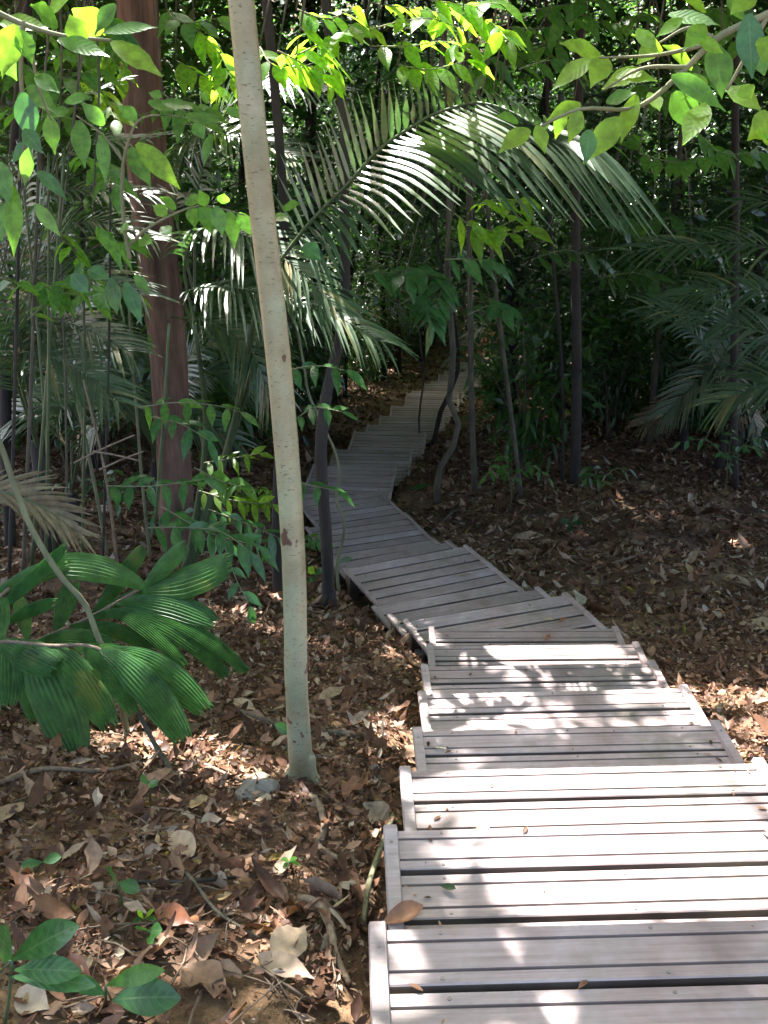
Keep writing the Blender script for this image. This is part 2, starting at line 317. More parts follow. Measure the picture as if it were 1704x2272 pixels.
# ------------------------------------------------------------------ the boardwalk steps
walk = empty('boardwalk', (0.5, 1.0, -1.7), label='long winding flight of shallow grey wooden steps leading down through the forest', cat='boardwalk')
RW = 0.036
for i, (L, Rr, z) in enumerate(STEPS):
    w = np.linalg.norm(Rr - L); yaw = math.atan2(Rr[1] - L[1], Rr[0] - L[0])
    ax = np.array([math.cos(yaw), math.sin(yaw), 0]); ay = np.array([-ax[1], ax[0], 0])
    if i == 0: depth = 1.0
    else:
        p = STEPS[i - 1]; dl = [np.dot(L - q, ay) for q in (p[0], p[1])]
        depth = max(dl) + 0.10
        if i == 8: depth = max(np.dot(L - p[0], ay) + 0.46, 0.72)
        if i == 16: depth = 1.3
    nb = max(2, int(round(depth / (0.155 if i < 8 else 0.142)))); pitch = 0.155 if i < 8 else 0.142
    if i == 0: nb = 6
    depth = nb * pitch
    tb = MB(); bw = pitch - (0.018 if i < 8 else 0.022); th = 0.028
    prof = [(0, -th), (0, -0.003), (0.003, 0), (0.20 * bw, 0), (0.20 * bw + 0.0015, -0.006), (0.20 * bw + 0.0065, -0.006), (0.20 * bw + 0.008, 0),
            (0.78 * bw - 0.008, 0), (0.78 * bw - 0.0065, -0.006), (0.78 * bw - 0.0015, -0.006), (0.78 * bw, 0), (bw - 0.003, 0), (bw, -0.003), (bw, -th)]
    if i >= 8: prof = [(q, max(h, -.002) if 0.1 * bw < q < 0.9 * bw else h) for (q, h) in prof]
    for k in range(nb):
        y1 = -k * pitch; r = random.random(); dz = random.uniform(-0.0015, 0.0015); sk = random.uniform(-0.002, 0.002)
        a = []; 
        for (q, h) in prof: a.append((RW * 0.4, y1 - bw + q - sk, h + dz))
        c = [(w - RW * 0.4, p_[1] + 2 * sk, p_[2]) for p_ in a]; n = len(prof)
        v = a + c; f = [(j, j + 1, n + j + 1, n + j) for j in range(n - 1)] + [(n - 1, 0, n, 2 * n - 1)]
        f += [(0, j, j + 1, n - 1) for j in range(1, n - 2, 1)] + [(n, 2 * n - 1, n + j + 1, n + j) for j in range(1, n - 2, 1)]
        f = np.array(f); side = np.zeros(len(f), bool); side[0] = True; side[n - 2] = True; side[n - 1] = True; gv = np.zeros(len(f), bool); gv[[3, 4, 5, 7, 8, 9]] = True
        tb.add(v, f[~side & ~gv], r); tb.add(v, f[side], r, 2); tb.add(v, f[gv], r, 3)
        if i < 12:
            for xx in (0.14, 0.5 * w, w - 0.14):
                for yy in (0.09 * bw, 0.89 * bw):
                    xs_, ys_ = xx + random.uniform(-0.006, 0.006), y1 - bw + yy
                    tb.tube([(xs_, ys_, dz - 0.003), (xs_, ys_, dz + 0.0022)], 0.0042, 8, 0.5, 1)
    tr = tb.build('tread', [M['board'], M['screw'], M['board_edge_shade'], M['board_groove_shade'] if i < 8 else M['board']], walk, smooth=False)
    tr.location = Vector((L[0], L[1], z)) - walk.location; tr.rotation_euler = (0, 0, yaw)
    for side in (0, 1):
        rb = MB(); x0 = 0 if side == 0 else w - RW; h = 0.016 + 0.001 * side
        v = [(x0, -depth, 0.0028), (x0 + RW, -depth, 0.0028), (x0 + RW, 0.006, 0.0028), (x0, 0.006, 0.0028),
             (x0 + .003, -depth + .003, h), (x0 + RW - .003, -depth + .003, h), (x0 + RW - .003, 0.003, h), (x0 + .003, 0.003, h)]
        rb.add(v, [(0,3,2,1),(4,5,6,7),(0,1,5,4),(1,2,6,5),(2,3,7,6),(3,0,4,7)], random.random())
        if i < 12:
            for yy in np.arange(-0.06, -depth + 0.05, -0.30): rb.tube([(x0 + RW / 2, yy, h - 0.002), (x0 + RW / 2, yy, h + 0.0015)], 0.0045, 8, 0.5, 1)
        rb.build('side_rail', [M['board'], M['screw']], tr, smooth=False)
    for xx in (0.09, w / 2 - 0.02, w - 0.13):
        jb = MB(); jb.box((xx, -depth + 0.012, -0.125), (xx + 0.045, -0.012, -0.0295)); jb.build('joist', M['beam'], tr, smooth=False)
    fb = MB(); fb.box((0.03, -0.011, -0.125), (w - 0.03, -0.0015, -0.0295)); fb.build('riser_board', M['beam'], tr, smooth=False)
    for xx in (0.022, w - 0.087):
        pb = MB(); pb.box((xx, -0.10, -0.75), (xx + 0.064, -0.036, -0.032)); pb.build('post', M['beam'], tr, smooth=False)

# ------------------------------------------------------------------ gaps cut in the unseen crowns to let sun onto chosen patches
HOLES = []
def hole(p, r, asp=1.0): r = r * 1.2; HOLES.append((np.asarray(p), r, asp))
def zon(u, v, z, r): hole(at_z(u * K, v * K, z), r)
for (u, v, z, r) in [(1150,1700,-1.88,.24),(1400,1700,-1.88,.24),(1600,1700,-1.88,.22),(950,1700,-1.88,.12),(1250,1790,-1.7,.2),(1450,1810,-1.7,.24),(1640,1810,-1.7,.24),(1330,1870,-1.7,.13),(1600,1900,-1.7,.16),(1250,1880,-1.7,.22),(1450,1700,-1.88,.3),(1150,1800,-1.8,.2),(1500,1930,-1.7,.15),(1000,1790,-1.8,.10),(1500,1590,-2.26,.08),(1250,1600,-2.26,.10),(1050,1690,-1.88,.15),(1200,1700,-1.88,.17),(1350,1690,-1.88,.17),(1480,1700,-1.88,.15),(1580,1690,-1.88,.10),(1100,1760,-1.88,.12),(1250,1770,-1.88,.15),
    (1400,1770,-1.7,.16),(1520,1800,-1.7,.15),(1250,1830,-1.7,.12),(1620,1850,-1.7,.15),(1450,1880,-1.7,.10),(1600,1920,-1.7,.08),(1380,1950,-1.7,.05),(1150,1960,-1.7,.04),
    (1180,2060,-1.52,.05),(1150,2090,-1.52,.035),(1310,2150,-1.52,.03),(1190,2190,-1.52,.03),(980,2090,-1.52,.02),(1660,2190,-1.52,.03),(900,2180,-1.52,.025),(920,2050,-1.52,.025),
    (1400,1445,-2.47,.08),(1300,1445,-2.47,.06),(1180,1500,-2.47,.05),(1100,1510,-2.47,.04),(1120,1600,-2.26,.06),(1300,1590,-2.26,.05),
    (960,1365,-2.8,.09),(980,1390,-2.83,.07),(1010,1340,-2.98,.07),(1100,1310,-2.98,.05),(950,1330,-2.98,.06),(1180,1480,-2.47,.05),(1240,1540,-2.26,.04),(1000,1540,-2.26,.03)]: zon(u, v, z, r)
for (u, v, r) in [(470,1790,.05),(760,1790,.06),(720,1760,.04),(500,1555,.05),(560,1690,.04),(740,1530,.05),(640,1720,.04),(1650,1360,.12),(620,2060,.10),(480,1700,.06),(300,1800,.05),(560,1900,.05),(180,1850,.04),(690,1900,.06),(350,2150,.05),(1350,1100,.15),(1500,1250,.12),(1600,1180,.18),(1300,1000,.2),(1150,1180,.08),(1420,1120,.15),(1560,1330,.12),(1250,1160,.1),(1450,960,.3),(100,1720,.03),(800,1760,.04),(780,1420,.05),(1020,2000,.02)]:
    hole(G(u, v), r)
for (u, v, y, r) in [(1100,320,5.1,.34),(1250,400,5.0,.34),(950,280,5.4,.3),(1380,460,4.8,.25),(800,330,5.8,.2),(720,420,6.0,.2),(820,450,5.6,.15),(60,1440,3.1,.06),(330,1480,3.0,.05),(400,1250,3.5,.10),(300,1230,3.5,.09),(420,1370,3.4,.05),(60,1230,3.5,.07),(180,1250,3.5,.05),(1300,60,5,.5),(900,60,6,.4),(640,80,5,.35),(240,350,4.0,.2),(100,560,4.0,.2),(1060,280,5.2,.2),(1160,300,5.1,.2),(1230,430,5.0,.2),(1330,480,4.9,.15),(1000,200,5.4,.15),(950,330,5.4,.15),(850,260,5.6,.12),(1400,480,4.8,.12),(1250,350,5.0,.2),(1120,330,5.2,.22),(1200,380,5.2,.2),(1000,260,5.4,.15),(1300,420,5.2,.12),(900,200,5.6,.12),(560,520,6.6,.5),(440,560,6.8,.45),(600,620,6.4,.35),(480,500,6.8,.3),(560,640,6.8,.3),(1250,150,1.8,.09),(1350,150,1.8,.1),(1420,200,1.8,.1),(1480,250,1.8,.1),(1300,90,1.8,.1),(1220,240,1.8,.06),(1600,150,1.8,.08),(1500,60,1.8,.07),
    (300,130,2.2,.12),(150,60,2.2,.12),(50,100,2.2,.1),(200,60,2.2,.1),(350,360,2.6,.08),(530,1040,6.2,.12),(520,1130,6.0,.12),(560,1180,5.8,.08),(480,1000,6.4,.08),(430,1160,4.6,.1),(200,1240,3.4,.08),(380,1490,3.1,.05),(240,1510,3.1,.05),(240,1100,4.2,.04),(500,820,7.5,.2),(540,200,3.0,.03),(550,420,3.0,.03),(600,900,3.0,.02)]:
    hole(D(u, v, y), r)
def sunlit_mask(P):                                    # which leaf positions would shade a sunlit patch
    k = np.zeros(len(P), bool)
    for (c, r, a) in HOLES:
        q = P - c; al = q @ SUN; d = np.linalg.norm(q - al[:, None] * SUN, axis=1)
        k |= (d < r) & (al > 0.5)
    return k

# ------------------------------------------------------------------ trees of the near wood: trunks placed by hand, crowns above the picture
trees = []
def hero(name, label, cat, pts, rad, mat, sides=12, group=None, wob=0.05, n=24, extra=None, limb=True, crown=True):
    P = curve(pts, n); base = P[0].copy()
    t = empty(name, base, label=label, cat=cat, group=group)
    rad = np.interp(np.linspace(0, 1, n), np.linspace(0, 1, len(rad)), rad)
    b = MB(); top = P[-1]; d = unit(P[-1] - P[-3])
    tz = 4.2 + random.random() * 1.5 if crown else top[2] + 0.3
    ext = top + d * max(0.2, (tz - top[2]) / max(d[2], 0.3)) 
    Q = np.concatenate([P, curve([top, (top + ext) / 2 + np.array([.05, .03, 0]), ext], 8)[1:]])
    rq = np.concatenate([rad, np.linspace(rad[-1], rad[-1] * 0.55, 7)])
    b.tube(Q, rq, sides, 0.5, 0, wob)
    if limb:
        for k in range(5):
            s = random.uniform(0.2, 1.0); st = top + (ext - top) * s
            if st[2] < 1.2: continue
            a = random.uniform(0, 6.28); e = st + np.array([math.cos(a), math.sin(a), 0.7]) * random.uniform(0.8, 1.8)
            b.tube(curve([st, (st + e) / 2 + np.array([0, 0, -0.1]), e], 6), np.linspace(rad[-1] * 0.5, rad[-1] * 0.12, 6), 6)
    if extra: extra(b, P, rad)
    b.build('trunk', mat, t, origin=base)
    if crown: trees.append((t, np.array([ext[0], ext[1]]), base))
    return t

def buttress(b, P, rad):
    c = P[0]
    for (a, l, h) in ((-0.45, .09, .08), (1.4, .06, .05), (-1.5, .05, .03), (3.3, .055, .14)):
        d = np.array([math.cos(a), math.sin(a), 0]); 
        e = c + d * l * 1.5; e[2] = ground(e[0], e[1]) - 0.015
        b.tube(curve([c + np.array([0, 0, h + .16]) + d * rad[0] * 0.3, c + d * l * 0.6 + np.array([0, 0, h * 0.45 + .10]), e], 10), np.linspace(rad[0] * 0.62, 0.018, 10), 8, 0.5, 0, 0.15)
gb = G(655, 1690)
pale = hero('pale_tree', 'slender pale grey-green barked tree leaning left beside the steps, nearest the viewer', 'tree',
     [gb - np.array([0, 0, .12]), D(641, 1500, gb[1]), D(634, 1200, gb[1]), D(604, 800, gb[1] - .02), D(560, 400, gb[1] - .03), D(521, 0, gb[1] - .05)],
     [.043, .037, .0365, .0355, .034, .033], M['pale_bark'], 20, n=40, wob=0.02, extra=buttress)
b = G(385, 1195)
hero('brown_tree', 'thick reddish brown trunk with peeling bark on the left, behind the saplings', 'tree',
     [b - np.array([0, 0, .3]), D(376, 1000, b[1]), D(358, 700, b[1]), D(322, 400, b[1]), D(296, 0, b[1])], [.17, .15, .16, .16, .155], M['brown_bark'], 24, wob=0.04, n=40)
b = G(712, 1318)
def flare(bb, P, rad):
    for a in (-0.4, 1.2, 2.6, 4.0, 5.2):
        d = np.array([math.cos(a), math.sin(a), 0]); e = P[0] + d * 0.22; e[2] = ground(e[0], e[1]) - 0.02
        bb.tube(curve([P[0] + d * .02 + np.array([0, 0, .30]), P[0] + d * 0.07 + np.array([0, 0, .1]), e], 7), np.linspace(rad[0] * 0.6, .012, 7), 7)
hero('dark_crooked_tree', 'slim nearly black tree with a kink halfway up, at the left edge of the steps', 'tree',
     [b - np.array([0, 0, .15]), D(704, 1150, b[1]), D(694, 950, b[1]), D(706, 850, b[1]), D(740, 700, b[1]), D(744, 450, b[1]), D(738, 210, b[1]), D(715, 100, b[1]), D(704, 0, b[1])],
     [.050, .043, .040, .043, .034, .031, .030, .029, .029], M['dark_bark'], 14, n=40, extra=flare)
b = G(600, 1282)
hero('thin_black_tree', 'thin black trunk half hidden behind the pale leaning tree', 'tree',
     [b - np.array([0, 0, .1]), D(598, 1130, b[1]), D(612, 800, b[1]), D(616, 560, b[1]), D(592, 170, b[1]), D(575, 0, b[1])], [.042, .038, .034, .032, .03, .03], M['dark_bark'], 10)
RT = [('dark straight trunk at the middle of the right-hand slope', [(1243,1052),(1246,800),(1243,500),(1250,200),(1255,0)], [.085,.075,.07,.065,.06], 'dark_bark'),
 ('thin dark pole of a tree close against the left of the straight right-hand trunk', [(1216,1045),(1214,800),(1190,500),(1180,0)], [.03,.027,.025,.022], 'dark_bark'),
 ('slim mossy brown trunk standing right of the far steps', [(1027,1060),(1018,850),(1015,600),(1010,300),(1005,0)], [.05,.042,.038,.035,.032], 'grey_bark'),
 ('thin slanting brown trunk between the mossy trunk and the straight dark trunk', [(1130,1075),(1105,900),(1068,600),(1040,300),(1020,0)], [.035,.032,.028,.025,.022], 'grey_bark'),
 ('crooked brown stem with a sharp elbow beside the far steps', [(946,1088),(945,1030),(962,985),(992,945),(988,905),(968,860),(978,800),(970,640),(968,400),(960,0)], [.058,.045,.042,.044,.042,.032,.028,.026,.024,.022], 'grey_bark'),
 ('slender grey tree with forked stem just left of the elbowed stem', [(935,960),(955,880),(985,820),(982,700),(950,560),(930,300),(925,0)], [.05,.045,.03,.027,.025,.022,.02], 'dark_bark'),
 ('dark trunk near the right edge, standing in undergrowth', [(1592,1055),(1585,850),(1590,500),(1588,250),(1592,0)], [.06,.055,.05,.05,.05], 'dark_bark'),
 ('dark thin trunk rising behind the drooping tips of the great palm frond', [(1462,900),(1466,650),(1460,450),(1440,200),(1430,0)], [.09,.08,.08,.075,.07], 'dark_bark'),
 ('dark trunk above the right-hand bright leaves, deep in the wood', [(1425,860),(1422,600),(1430,430),(1432,200),(1425,0)], [.08,.07,.07,.065,.06], 'dark_bark'),
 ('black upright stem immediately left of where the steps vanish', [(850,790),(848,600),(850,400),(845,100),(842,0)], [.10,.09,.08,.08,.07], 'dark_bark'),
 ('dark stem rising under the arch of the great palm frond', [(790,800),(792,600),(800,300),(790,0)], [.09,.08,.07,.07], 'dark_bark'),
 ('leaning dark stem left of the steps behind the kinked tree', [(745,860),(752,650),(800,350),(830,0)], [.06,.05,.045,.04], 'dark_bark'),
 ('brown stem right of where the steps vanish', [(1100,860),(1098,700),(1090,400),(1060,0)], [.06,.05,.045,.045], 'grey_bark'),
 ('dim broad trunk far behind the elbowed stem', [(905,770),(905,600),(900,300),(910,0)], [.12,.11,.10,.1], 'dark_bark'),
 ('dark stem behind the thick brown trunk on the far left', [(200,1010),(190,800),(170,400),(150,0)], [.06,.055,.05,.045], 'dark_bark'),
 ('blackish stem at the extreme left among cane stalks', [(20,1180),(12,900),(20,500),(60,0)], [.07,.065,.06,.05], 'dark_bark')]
for (lab, pp, rr, mt) in RT:
    b = G(*pp[0]); hero('forest_tree', lab, 'tree', [b - np.array([0, 0, .12])] + [D(u, v, b[1]) for (u, v) in pp[1:]], [q_ * .8 for q_ in rr], M[mt], 9, n=20)
def stem_thing(name, label, cat, pts, r0, r1, mat, n=20, sides=7):
    P = curve(pts, n); b = MB(); b.tube(P, np.linspace(r0, r1, n), sides, 0.5, 0, 0.12)
    return tag(b.build(name, mat, origin=P[0]), label=label, cat=cat)
sb = G(908, 975); stem_thing('liana', 'single thin liana hanging in front of the far steps', 'vine', [sb + [0, 0, -.03], D(905, 900, sb[1]), D(915, 820, sb[1]), D(905, 700, sb[1]), D(915, 500, sb[1]), D(905, 200, sb[1])], .016, .009, M['grey_bark'])
sb = G(735, 1290)
stem_thing('twisting_vine', 'thin wavy vine twisting up beside the slim black kinked tree', 'vine', [sb + [0, 0, -.05]] + [D(u, v, sb[1]) for (u, v) in [(728,1230),(742,1120),(726,1080),(733,1030),(722,970),(708,940),(690,900),(670,860),(655,780),(640,700)]], .012, .009, M['stem'], 50)
# saplings with pale stems on the left
def sapling(label, pts, r0, r1, sprigs, mat='stem', leafm='sapling_leaf'):
    P = curve(pts, 30); t = empty('sapling', P[0], label=label, cat='sapling')
    b = MB(); b.tube(P, np.linspace(r0, r1, 30), 8, 0.5, 0, 0.1); b.build('stem', M[mat], t, origin=P[0])
    for sp in sprigs: make_sprig(t, P[0], *sp)
    return t
def make_sprig(parent, origin, pts, n, L, W, leafm='sapling_leaf', droop=0.35, hang=0.25):
    P = curve(pts, 2 * n + 4); b = MB(); b.tube(P, np.linspace(0.0045, 0.0015, len(P)), 5, 0.5, 1)
    T = unit(np.gradient(P, axis=0)); idx = np.linspace(2, len(P) - 1, n).astype(int); up = np.array([0, -0.45, 0.9])
    S = unit(np.cross(T, up)); sg = np.where(np.arange(n) % 2 == 0, 1, -1)[:, None]; sg[-1] = 0
    d = unit(T[idx] * 0.55 + S[idx] * sg * 0.8 + np.array([0, 0, -hang]) + rng.normal(size=(n, 3)) * 0.13)
    b.leaves(P[idx], d, unit(up + rng.normal(size=(n, 3)) * 0.3), L * rng.uniform(.75, 1.15, n), W * rng.uniform(.8, 1.1, n), 6, 0.18, droop * rng.uniform(.4, 1.3, n), shape='ovate', wavy=0.12)
    b.build('leafy_twig', [M[leafm], M['stem']], parent, origin=origin)
y0 = 4.0
a = G(236, 1215); 
sapling('tall pale sapling stem slanting across the left, left of the thick brown trunk', [a - [0, 0, .1], D(205, 1050, a[1]), D(150, 800, a[1]), D(100, 620, a[1]), D(65, 430, a[1]), D(45, 200, a[1]), D(30, -60, a[1])], .017, .009,
  [([D(100,640,a[1]), D(180,610,a[1]-.2), D(260,600,a[1]-.4)], 6, .13, .05), ([D(60,420,a[1]), D(120,500,a[1]-.3), D(230,520,a[1]-.5)], 7, .14, .05), ([D(50,300,a[1]), D(0,420,a[1]-.3), D(-30,560,a[1]-.4)], 7, .15, .05)])
a = G(326, 1215)
sapling('upright pale sapling stem just left of the thick brown trunk, leafy at the top', [a - [0, 0, .1], D(308, 1050, a[1]), D(292, 850, a[1]), D(278, 650, a[1]), D(270, 480, a[1]), D(275, 310, a[1]), D(300, 240, a[1])], .016, .007,
  [([D(272,500,a[1]), D(320,480,a[1]-.2), D(370,460,a[1]-.4), D(420,450,a[1]-.5)], 6, .13, .045), ([D(270,430,a[1]), D(200,420,a[1]-.2), D(140,470,a[1]-.4)], 6, .14, .05),
   ([D(290,640,a[1]), D(250,610,a[1]-.3), D(160,590,a[1]-.5)], 5, .13, .05, 'gloss_leaf'), ([D(280,600,a[1]), D(300,640,a[1]-.2), D(320,720,a[1]-.2)], 4, .12, .045),
   ([D(300,250,a[1]), D(360,230,a[1]-.3), D(440,200,a[1]-.4), D(500,190,a[1]-.5)], 9, .12, .05), ([D(290,300,a[1]), D(380,270,a[1]-.2), D(480,260,a[1]-.3)], 8, .12, .045), ([D(275,320,a[1]), D(200,240,a[1]-.3), D(120,230,a[1]-.3)], 7, .13, .05)])
a = D(210, 1375, 3.2)
sapling('bent tan woody vine-like stem arching from the left edge to the broad palm leaves', [D(275,1580,3.15), D(240, 1440, 3.2), D(210, 1372, 3.2), D(180, 1300, 3.2), D(140, 1255, 3.2), D(75, 1155, 3.2), D(35, 1060, 3.2), D(0, 960, 3.2), D(-60, 850, 3.2)], .011, .010, [], 'stem')
# pinnate sapling beside the thick brown trunk
a = G(560, 1235)
sp = []
for (p, n, L, Wd, mt) in [([(300,880,5.6),(380,870,5.5),(460,875,5.4),(520,890,5.3)],10,.14,.055,'sapling_leaf'),([(330,900,5.6),(400,920,5.4),(450,950,5.3)],7,.15,.06,'gloss_leaf'),([(230,1050,5.0),(330,1050,4.9),(440,1035,4.8)],11,.14,.055,'gloss_leaf'),
    ([(350,1095,5.0),(450,1150,4.8),(560,1180,4.7)],12,.13,.05,'gloss_leaf'),([(320,1140,4.8),(400,1140,4.7),(480,1150,4.6),(545,1195,4.5)],10,.14,.055,'gloss_leaf'),([(440,1000,6.2),(500,990,6.1),(560,980,6.0)],9,.14,.04,'bright_leaf'),
    ([(430,1060,6.2),(500,1080,6.1),(590,1090,6.0)],12,.14,.045,'bright_leaf'),([(450,1100,6.0),(530,1130,5.9),(600,1160,5.8)],12,.13,.05,'gloss_leaf'),([(420,1010,6.0),(480,1040,5.9),(520,1050,5.7)],6,.16,.08,'sapling_leaf'),([(470,1130,5.5),(510,1250,5.3),(540,1310,5.2)],7,.12,.05,'gloss_leaf'),
    ([(640,905,5.8),(680,880,5.7),(740,890,5.6)],7,.13,.05,'gloss_leaf'),([(620,800,5.8),(680,790,5.7),(750,800,5.6)],6,.14,.06,'gloss_leaf'),([(640,1040,5.6),(680,1050,5.5),(730,1060,5.4)],5,.13,.06,'gloss_leaf')]:
    sp.append(([D(*q) for q in p], n, L, Wd, mt))
sapling('low bushy sapling with many small glossy leaflets between the brown trunk and the pale tree', [a - [0, 0, .1], D(520, 1150, a[1] - .2), D(470, 1080, a[1] - .4), D(440, 980, a[1] - .3), D(430, 900, a[1] - .3)], .012, .006, sp, 'stem')
# small spreading saplings across the top of the picture
def spray(label, pts, r0, sprigs, mat='stem'):
    P = curve(pts, 16); t = empty('leafy_branch', P[0], label=label, cat='branch')
    b = MB(); b.tube(P, np.linspace(r0, r0 * 0.4, 16), 7, 0.5, 0, 0.1); b.build('branch_stem', M[mat], t, origin=P[0])
    for s in sprigs: make_sprig(t, P[0], *s)
    return t
def px_leaves(parent, origin, lst, mat, y, ox=0.0, oy=0.0, jit=0.12, sc=0.5, name='leaf', seg=8, shape='ovate', fold=0.15):
    for it in lst:
        (bx_, by_, tx, ty, w) = it[:5]; mt = it[5] if len(it) > 5 else mat
        yy = y + random.uniform(-jit, jit); B = D(ox + bx_ * sc, oy + by_ * sc, yy); T = D(ox + tx * sc, oy + ty * sc, yy - random.uniform(0, .05))
        d = T - B; L = np.linalg.norm(d); W = w * sc * K / F * np.linalg.norm(B) * 0.92
        b = MB(); dr = random.uniform(0, 0.22)
        b.leaves([B], [d + np.array([0, 0, dr * L])], [np.array([random.uniform(-.35, .35), -0.75, 0.65])], [L], [W], seg, fold, [dr], shape=shape, wavy=0.10)
        b.build(name, M[mt], parent, origin=origin)
# top right branch
y = 1.75; ox, oy = 829.6, 0
def Z2(a, b_, yy=y): return D(ox + a * .5, oy + b_ * .5, yy)
P0 = Z2(2100, -180)
t = empty('leafy_branch', P0, label='sunlit bright yellow-green leafy branch hanging in at the top right corner', cat='branch')
b = MB(); b.tube(curve([P0, Z2(1659, 60), Z2(1430, 170), Z2(1310, 290), Z2(1100, 460), Z2(830, 475), Z2(650, 560)], 30), np.linspace(.008, .002, 30), 7)
b.tube(curve([Z2(1400, 190), Z2(1200, 235), Z2(930, 250)], 12), np.linspace(.004, .0015, 12), 6)
b.tube(curve([Z2(1430, 170), Z2(1330, 120), Z2(1180, 190)], 12), np.linspace(.004, .0015, 12), 6)
b.tube(curve([Z2(1659, 60), Z2(1560, 250), Z2(1480, 390)], 12), np.linspace(.005, .002, 12), 6)
b.tube(curve([Z2(1310, 290), Z2(1100, 300), Z2(950, 390)], 12), np.linspace(.004, .0015, 12), 6)
b.build('branch_stem', M['stem'], t, origin=P0)
px_leaves(t, P0, [(935,240,750,185,95),(905,255,738,385,90),(960,248,900,372,100),(1200,225,1055,140,80),(1180,190,1100,275,80),(1290,80,1180,158,60),(1390,50,1275,-20,80),(1330,300,1190,180,80),(1390,110,1300,215,80),
  (1110,295,940,385,80),(850,450,710,520,75),(630,560,505,655,90),(660,540,690,650,75),(850,480,805,600,75),(1035,510,880,690,110),(1090,410,1030,600,80),(1240,330,1460,475,110,'sapling_leaf'),(1250,400,1340,560,130,'sapling_leaf'),(1395,450,1295,620,110),
  (1150,400,1190,480,70),(1575,60,1590,340,110,'gloss_leaf'),(1430,190,1455,410,120,'sapling_leaf'),(1700,500,1575,605,120),(1480,380,1620,480,90),(1545,370,1585,430,80),(1670,160,1640,265,100),(1230,60,1450,110,80,'sapling_leaf'),(1330,320,1370,440,90),
  (1000,330,1180,350,80),(960,440,1090,400,80,'sapling_leaf'),(780,470,740,600,60),(580,530,480,500,60,'sapling_leaf'),(890,560,870,700,80,'gloss_leaf'),(1480,0,1560,90,90,'sapling_leaf'),(1600,-30,1500,60,90),(1620,200,1640,320,90,'sapling_leaf'),(1090,130,1180,220,70),(1660,620,1600,560,80),(1360,180,1460,230,80)], 'bright_leaf', y, ox)
# more branch leaves behind it
def Z1(a, b_, yy): return D(a * .5, b_ * .5, yy)
y = 2.2; P0 = Z1(-300, -150, y)
t = empty('leafy_branch', P0, label='large-leaved green branch hanging in at the top left corner', cat='branch')
b = MB(); b.tube(curve([P0, Z1(0, 60, y), Z1(250, 150, y), Z1(480, 175, y)], 20), np.linspace(.008, .003, 20), 7)
b.tube(curve([Z1(100, 90, y), Z1(90, 300, y), Z1(110, 600, y), Z1(80, 780, y)], 20), np.linspace(.005, .003, 20), 6)
b.tube(curve([Z1(130, 150, y), Z1(160, 350, y), Z1(220, 520, y)], 14), np.linspace(.004, .002, 14), 6); b.build('branch_stem', M['stem'], t, origin=P0)
px_leaves(t, P0, [(480,180,700,330,105,'bright_leaf'),(450,140,690,118,60),(440,145,300,25,130,'bright_leaf'),(360,190,290,40,100,'bright_leaf'),(250,170,470,245,80),(70,110,20,310,140,'bright_leaf'),(85,130,135,270,80),(250,110,130,20,120),(0,100,210,120,90,'bright_leaf'),
  (100,400,130,600,100,'gloss_leaf'),(120,370,245,490,80),(215,500,235,645,80),(120,620,60,700,70,'gloss_leaf'),(130,640,110,780,70),(150,330,250,400,70),(60,800,60,1100,80),(150,880,260,1020,60),(0,700,40,880,90),(160,740,280,860,60,'gloss_leaf'),(500,20,420,140,90),(-20,200,60,330,90),(200,60,330,-30,100,'bright_leaf'),(20,880,10,1020,70),(100,560,180,660,70,'gloss_leaf')], 'sapling_leaf', y)
y = 2.9; P0 = Z1(560, 1120, y)
t = empty('leafy_branch', P0, label='small leafy shoot with a few big drooping leaves in front of the thick brown trunk', cat='branch')
P1 = G(300, 1300); b = MB(); b.tube(curve([P0, Z1(530, 900, y), Z1(545, 640, y), Z1(600, 520, y), Z1(800, 500, y)], 24), np.linspace(.006, .002, 24), 7)
b.tube(curve([Z1(560, 1060, y), Z1(620, 1000, y), Z1(720, 940, y), Z1(860, 890, y), Z1(1060, 930, y)], 20), np.linspace(.005, .002, 20), 6)
b.tube(curve([Z1(535, 700, y), Z1(440, 580, y), Z1(330, 500, y)], 14), np.linspace(.004, .002, 14), 6)
b.build('branch_stem', M['stem'], t, origin=P0)
px_leaves(t, P0, [(590,620,765,805,95,'bright_leaf'),(560,640,640,790,90),(915,580,885,700,55),(340,520,365,710,85),(440,570,455,790,60),(450,540,350,440,70),(640,440,760,480,60),(590,520,500,450,70),(700,440,840,470,60),(790,500,970,530,60),(840,530,880,600,60),
  (720,930,650,880,60),(760,900,690,850,60),(800,880,880,850,60),(870,880,910,1000,80),(930,890,960,1010,75),(990,910,1010,1050,75),(960,880,970,830,60),(1030,920,1080,1010,70),(890,890,860,820,60),(830,890,840,980,70),(1180,930,1250,960,60),(1220,900,1300,880,60),
  (700,980,740,1020,60),(600,1040,660,1050,70),(520,1000,560,970,60),(1310,1060,1380,1120,100,'gloss_leaf'),(380,1165,470,1205,75,'gloss_leaf'),(310,1185,380,1265,80,'gloss_leaf'),(480,1200,505,1355,80,'gloss_leaf'),(540,1220,605,1385,70,'gloss_leaf'),(580,1190,640,1260,50),(280,440,400,420,60),(300,480,200,500,60),(700,420,640,400,50),(900,440,860,400,50),(980,470,1050,520,50)], 'sapling_leaf', y)

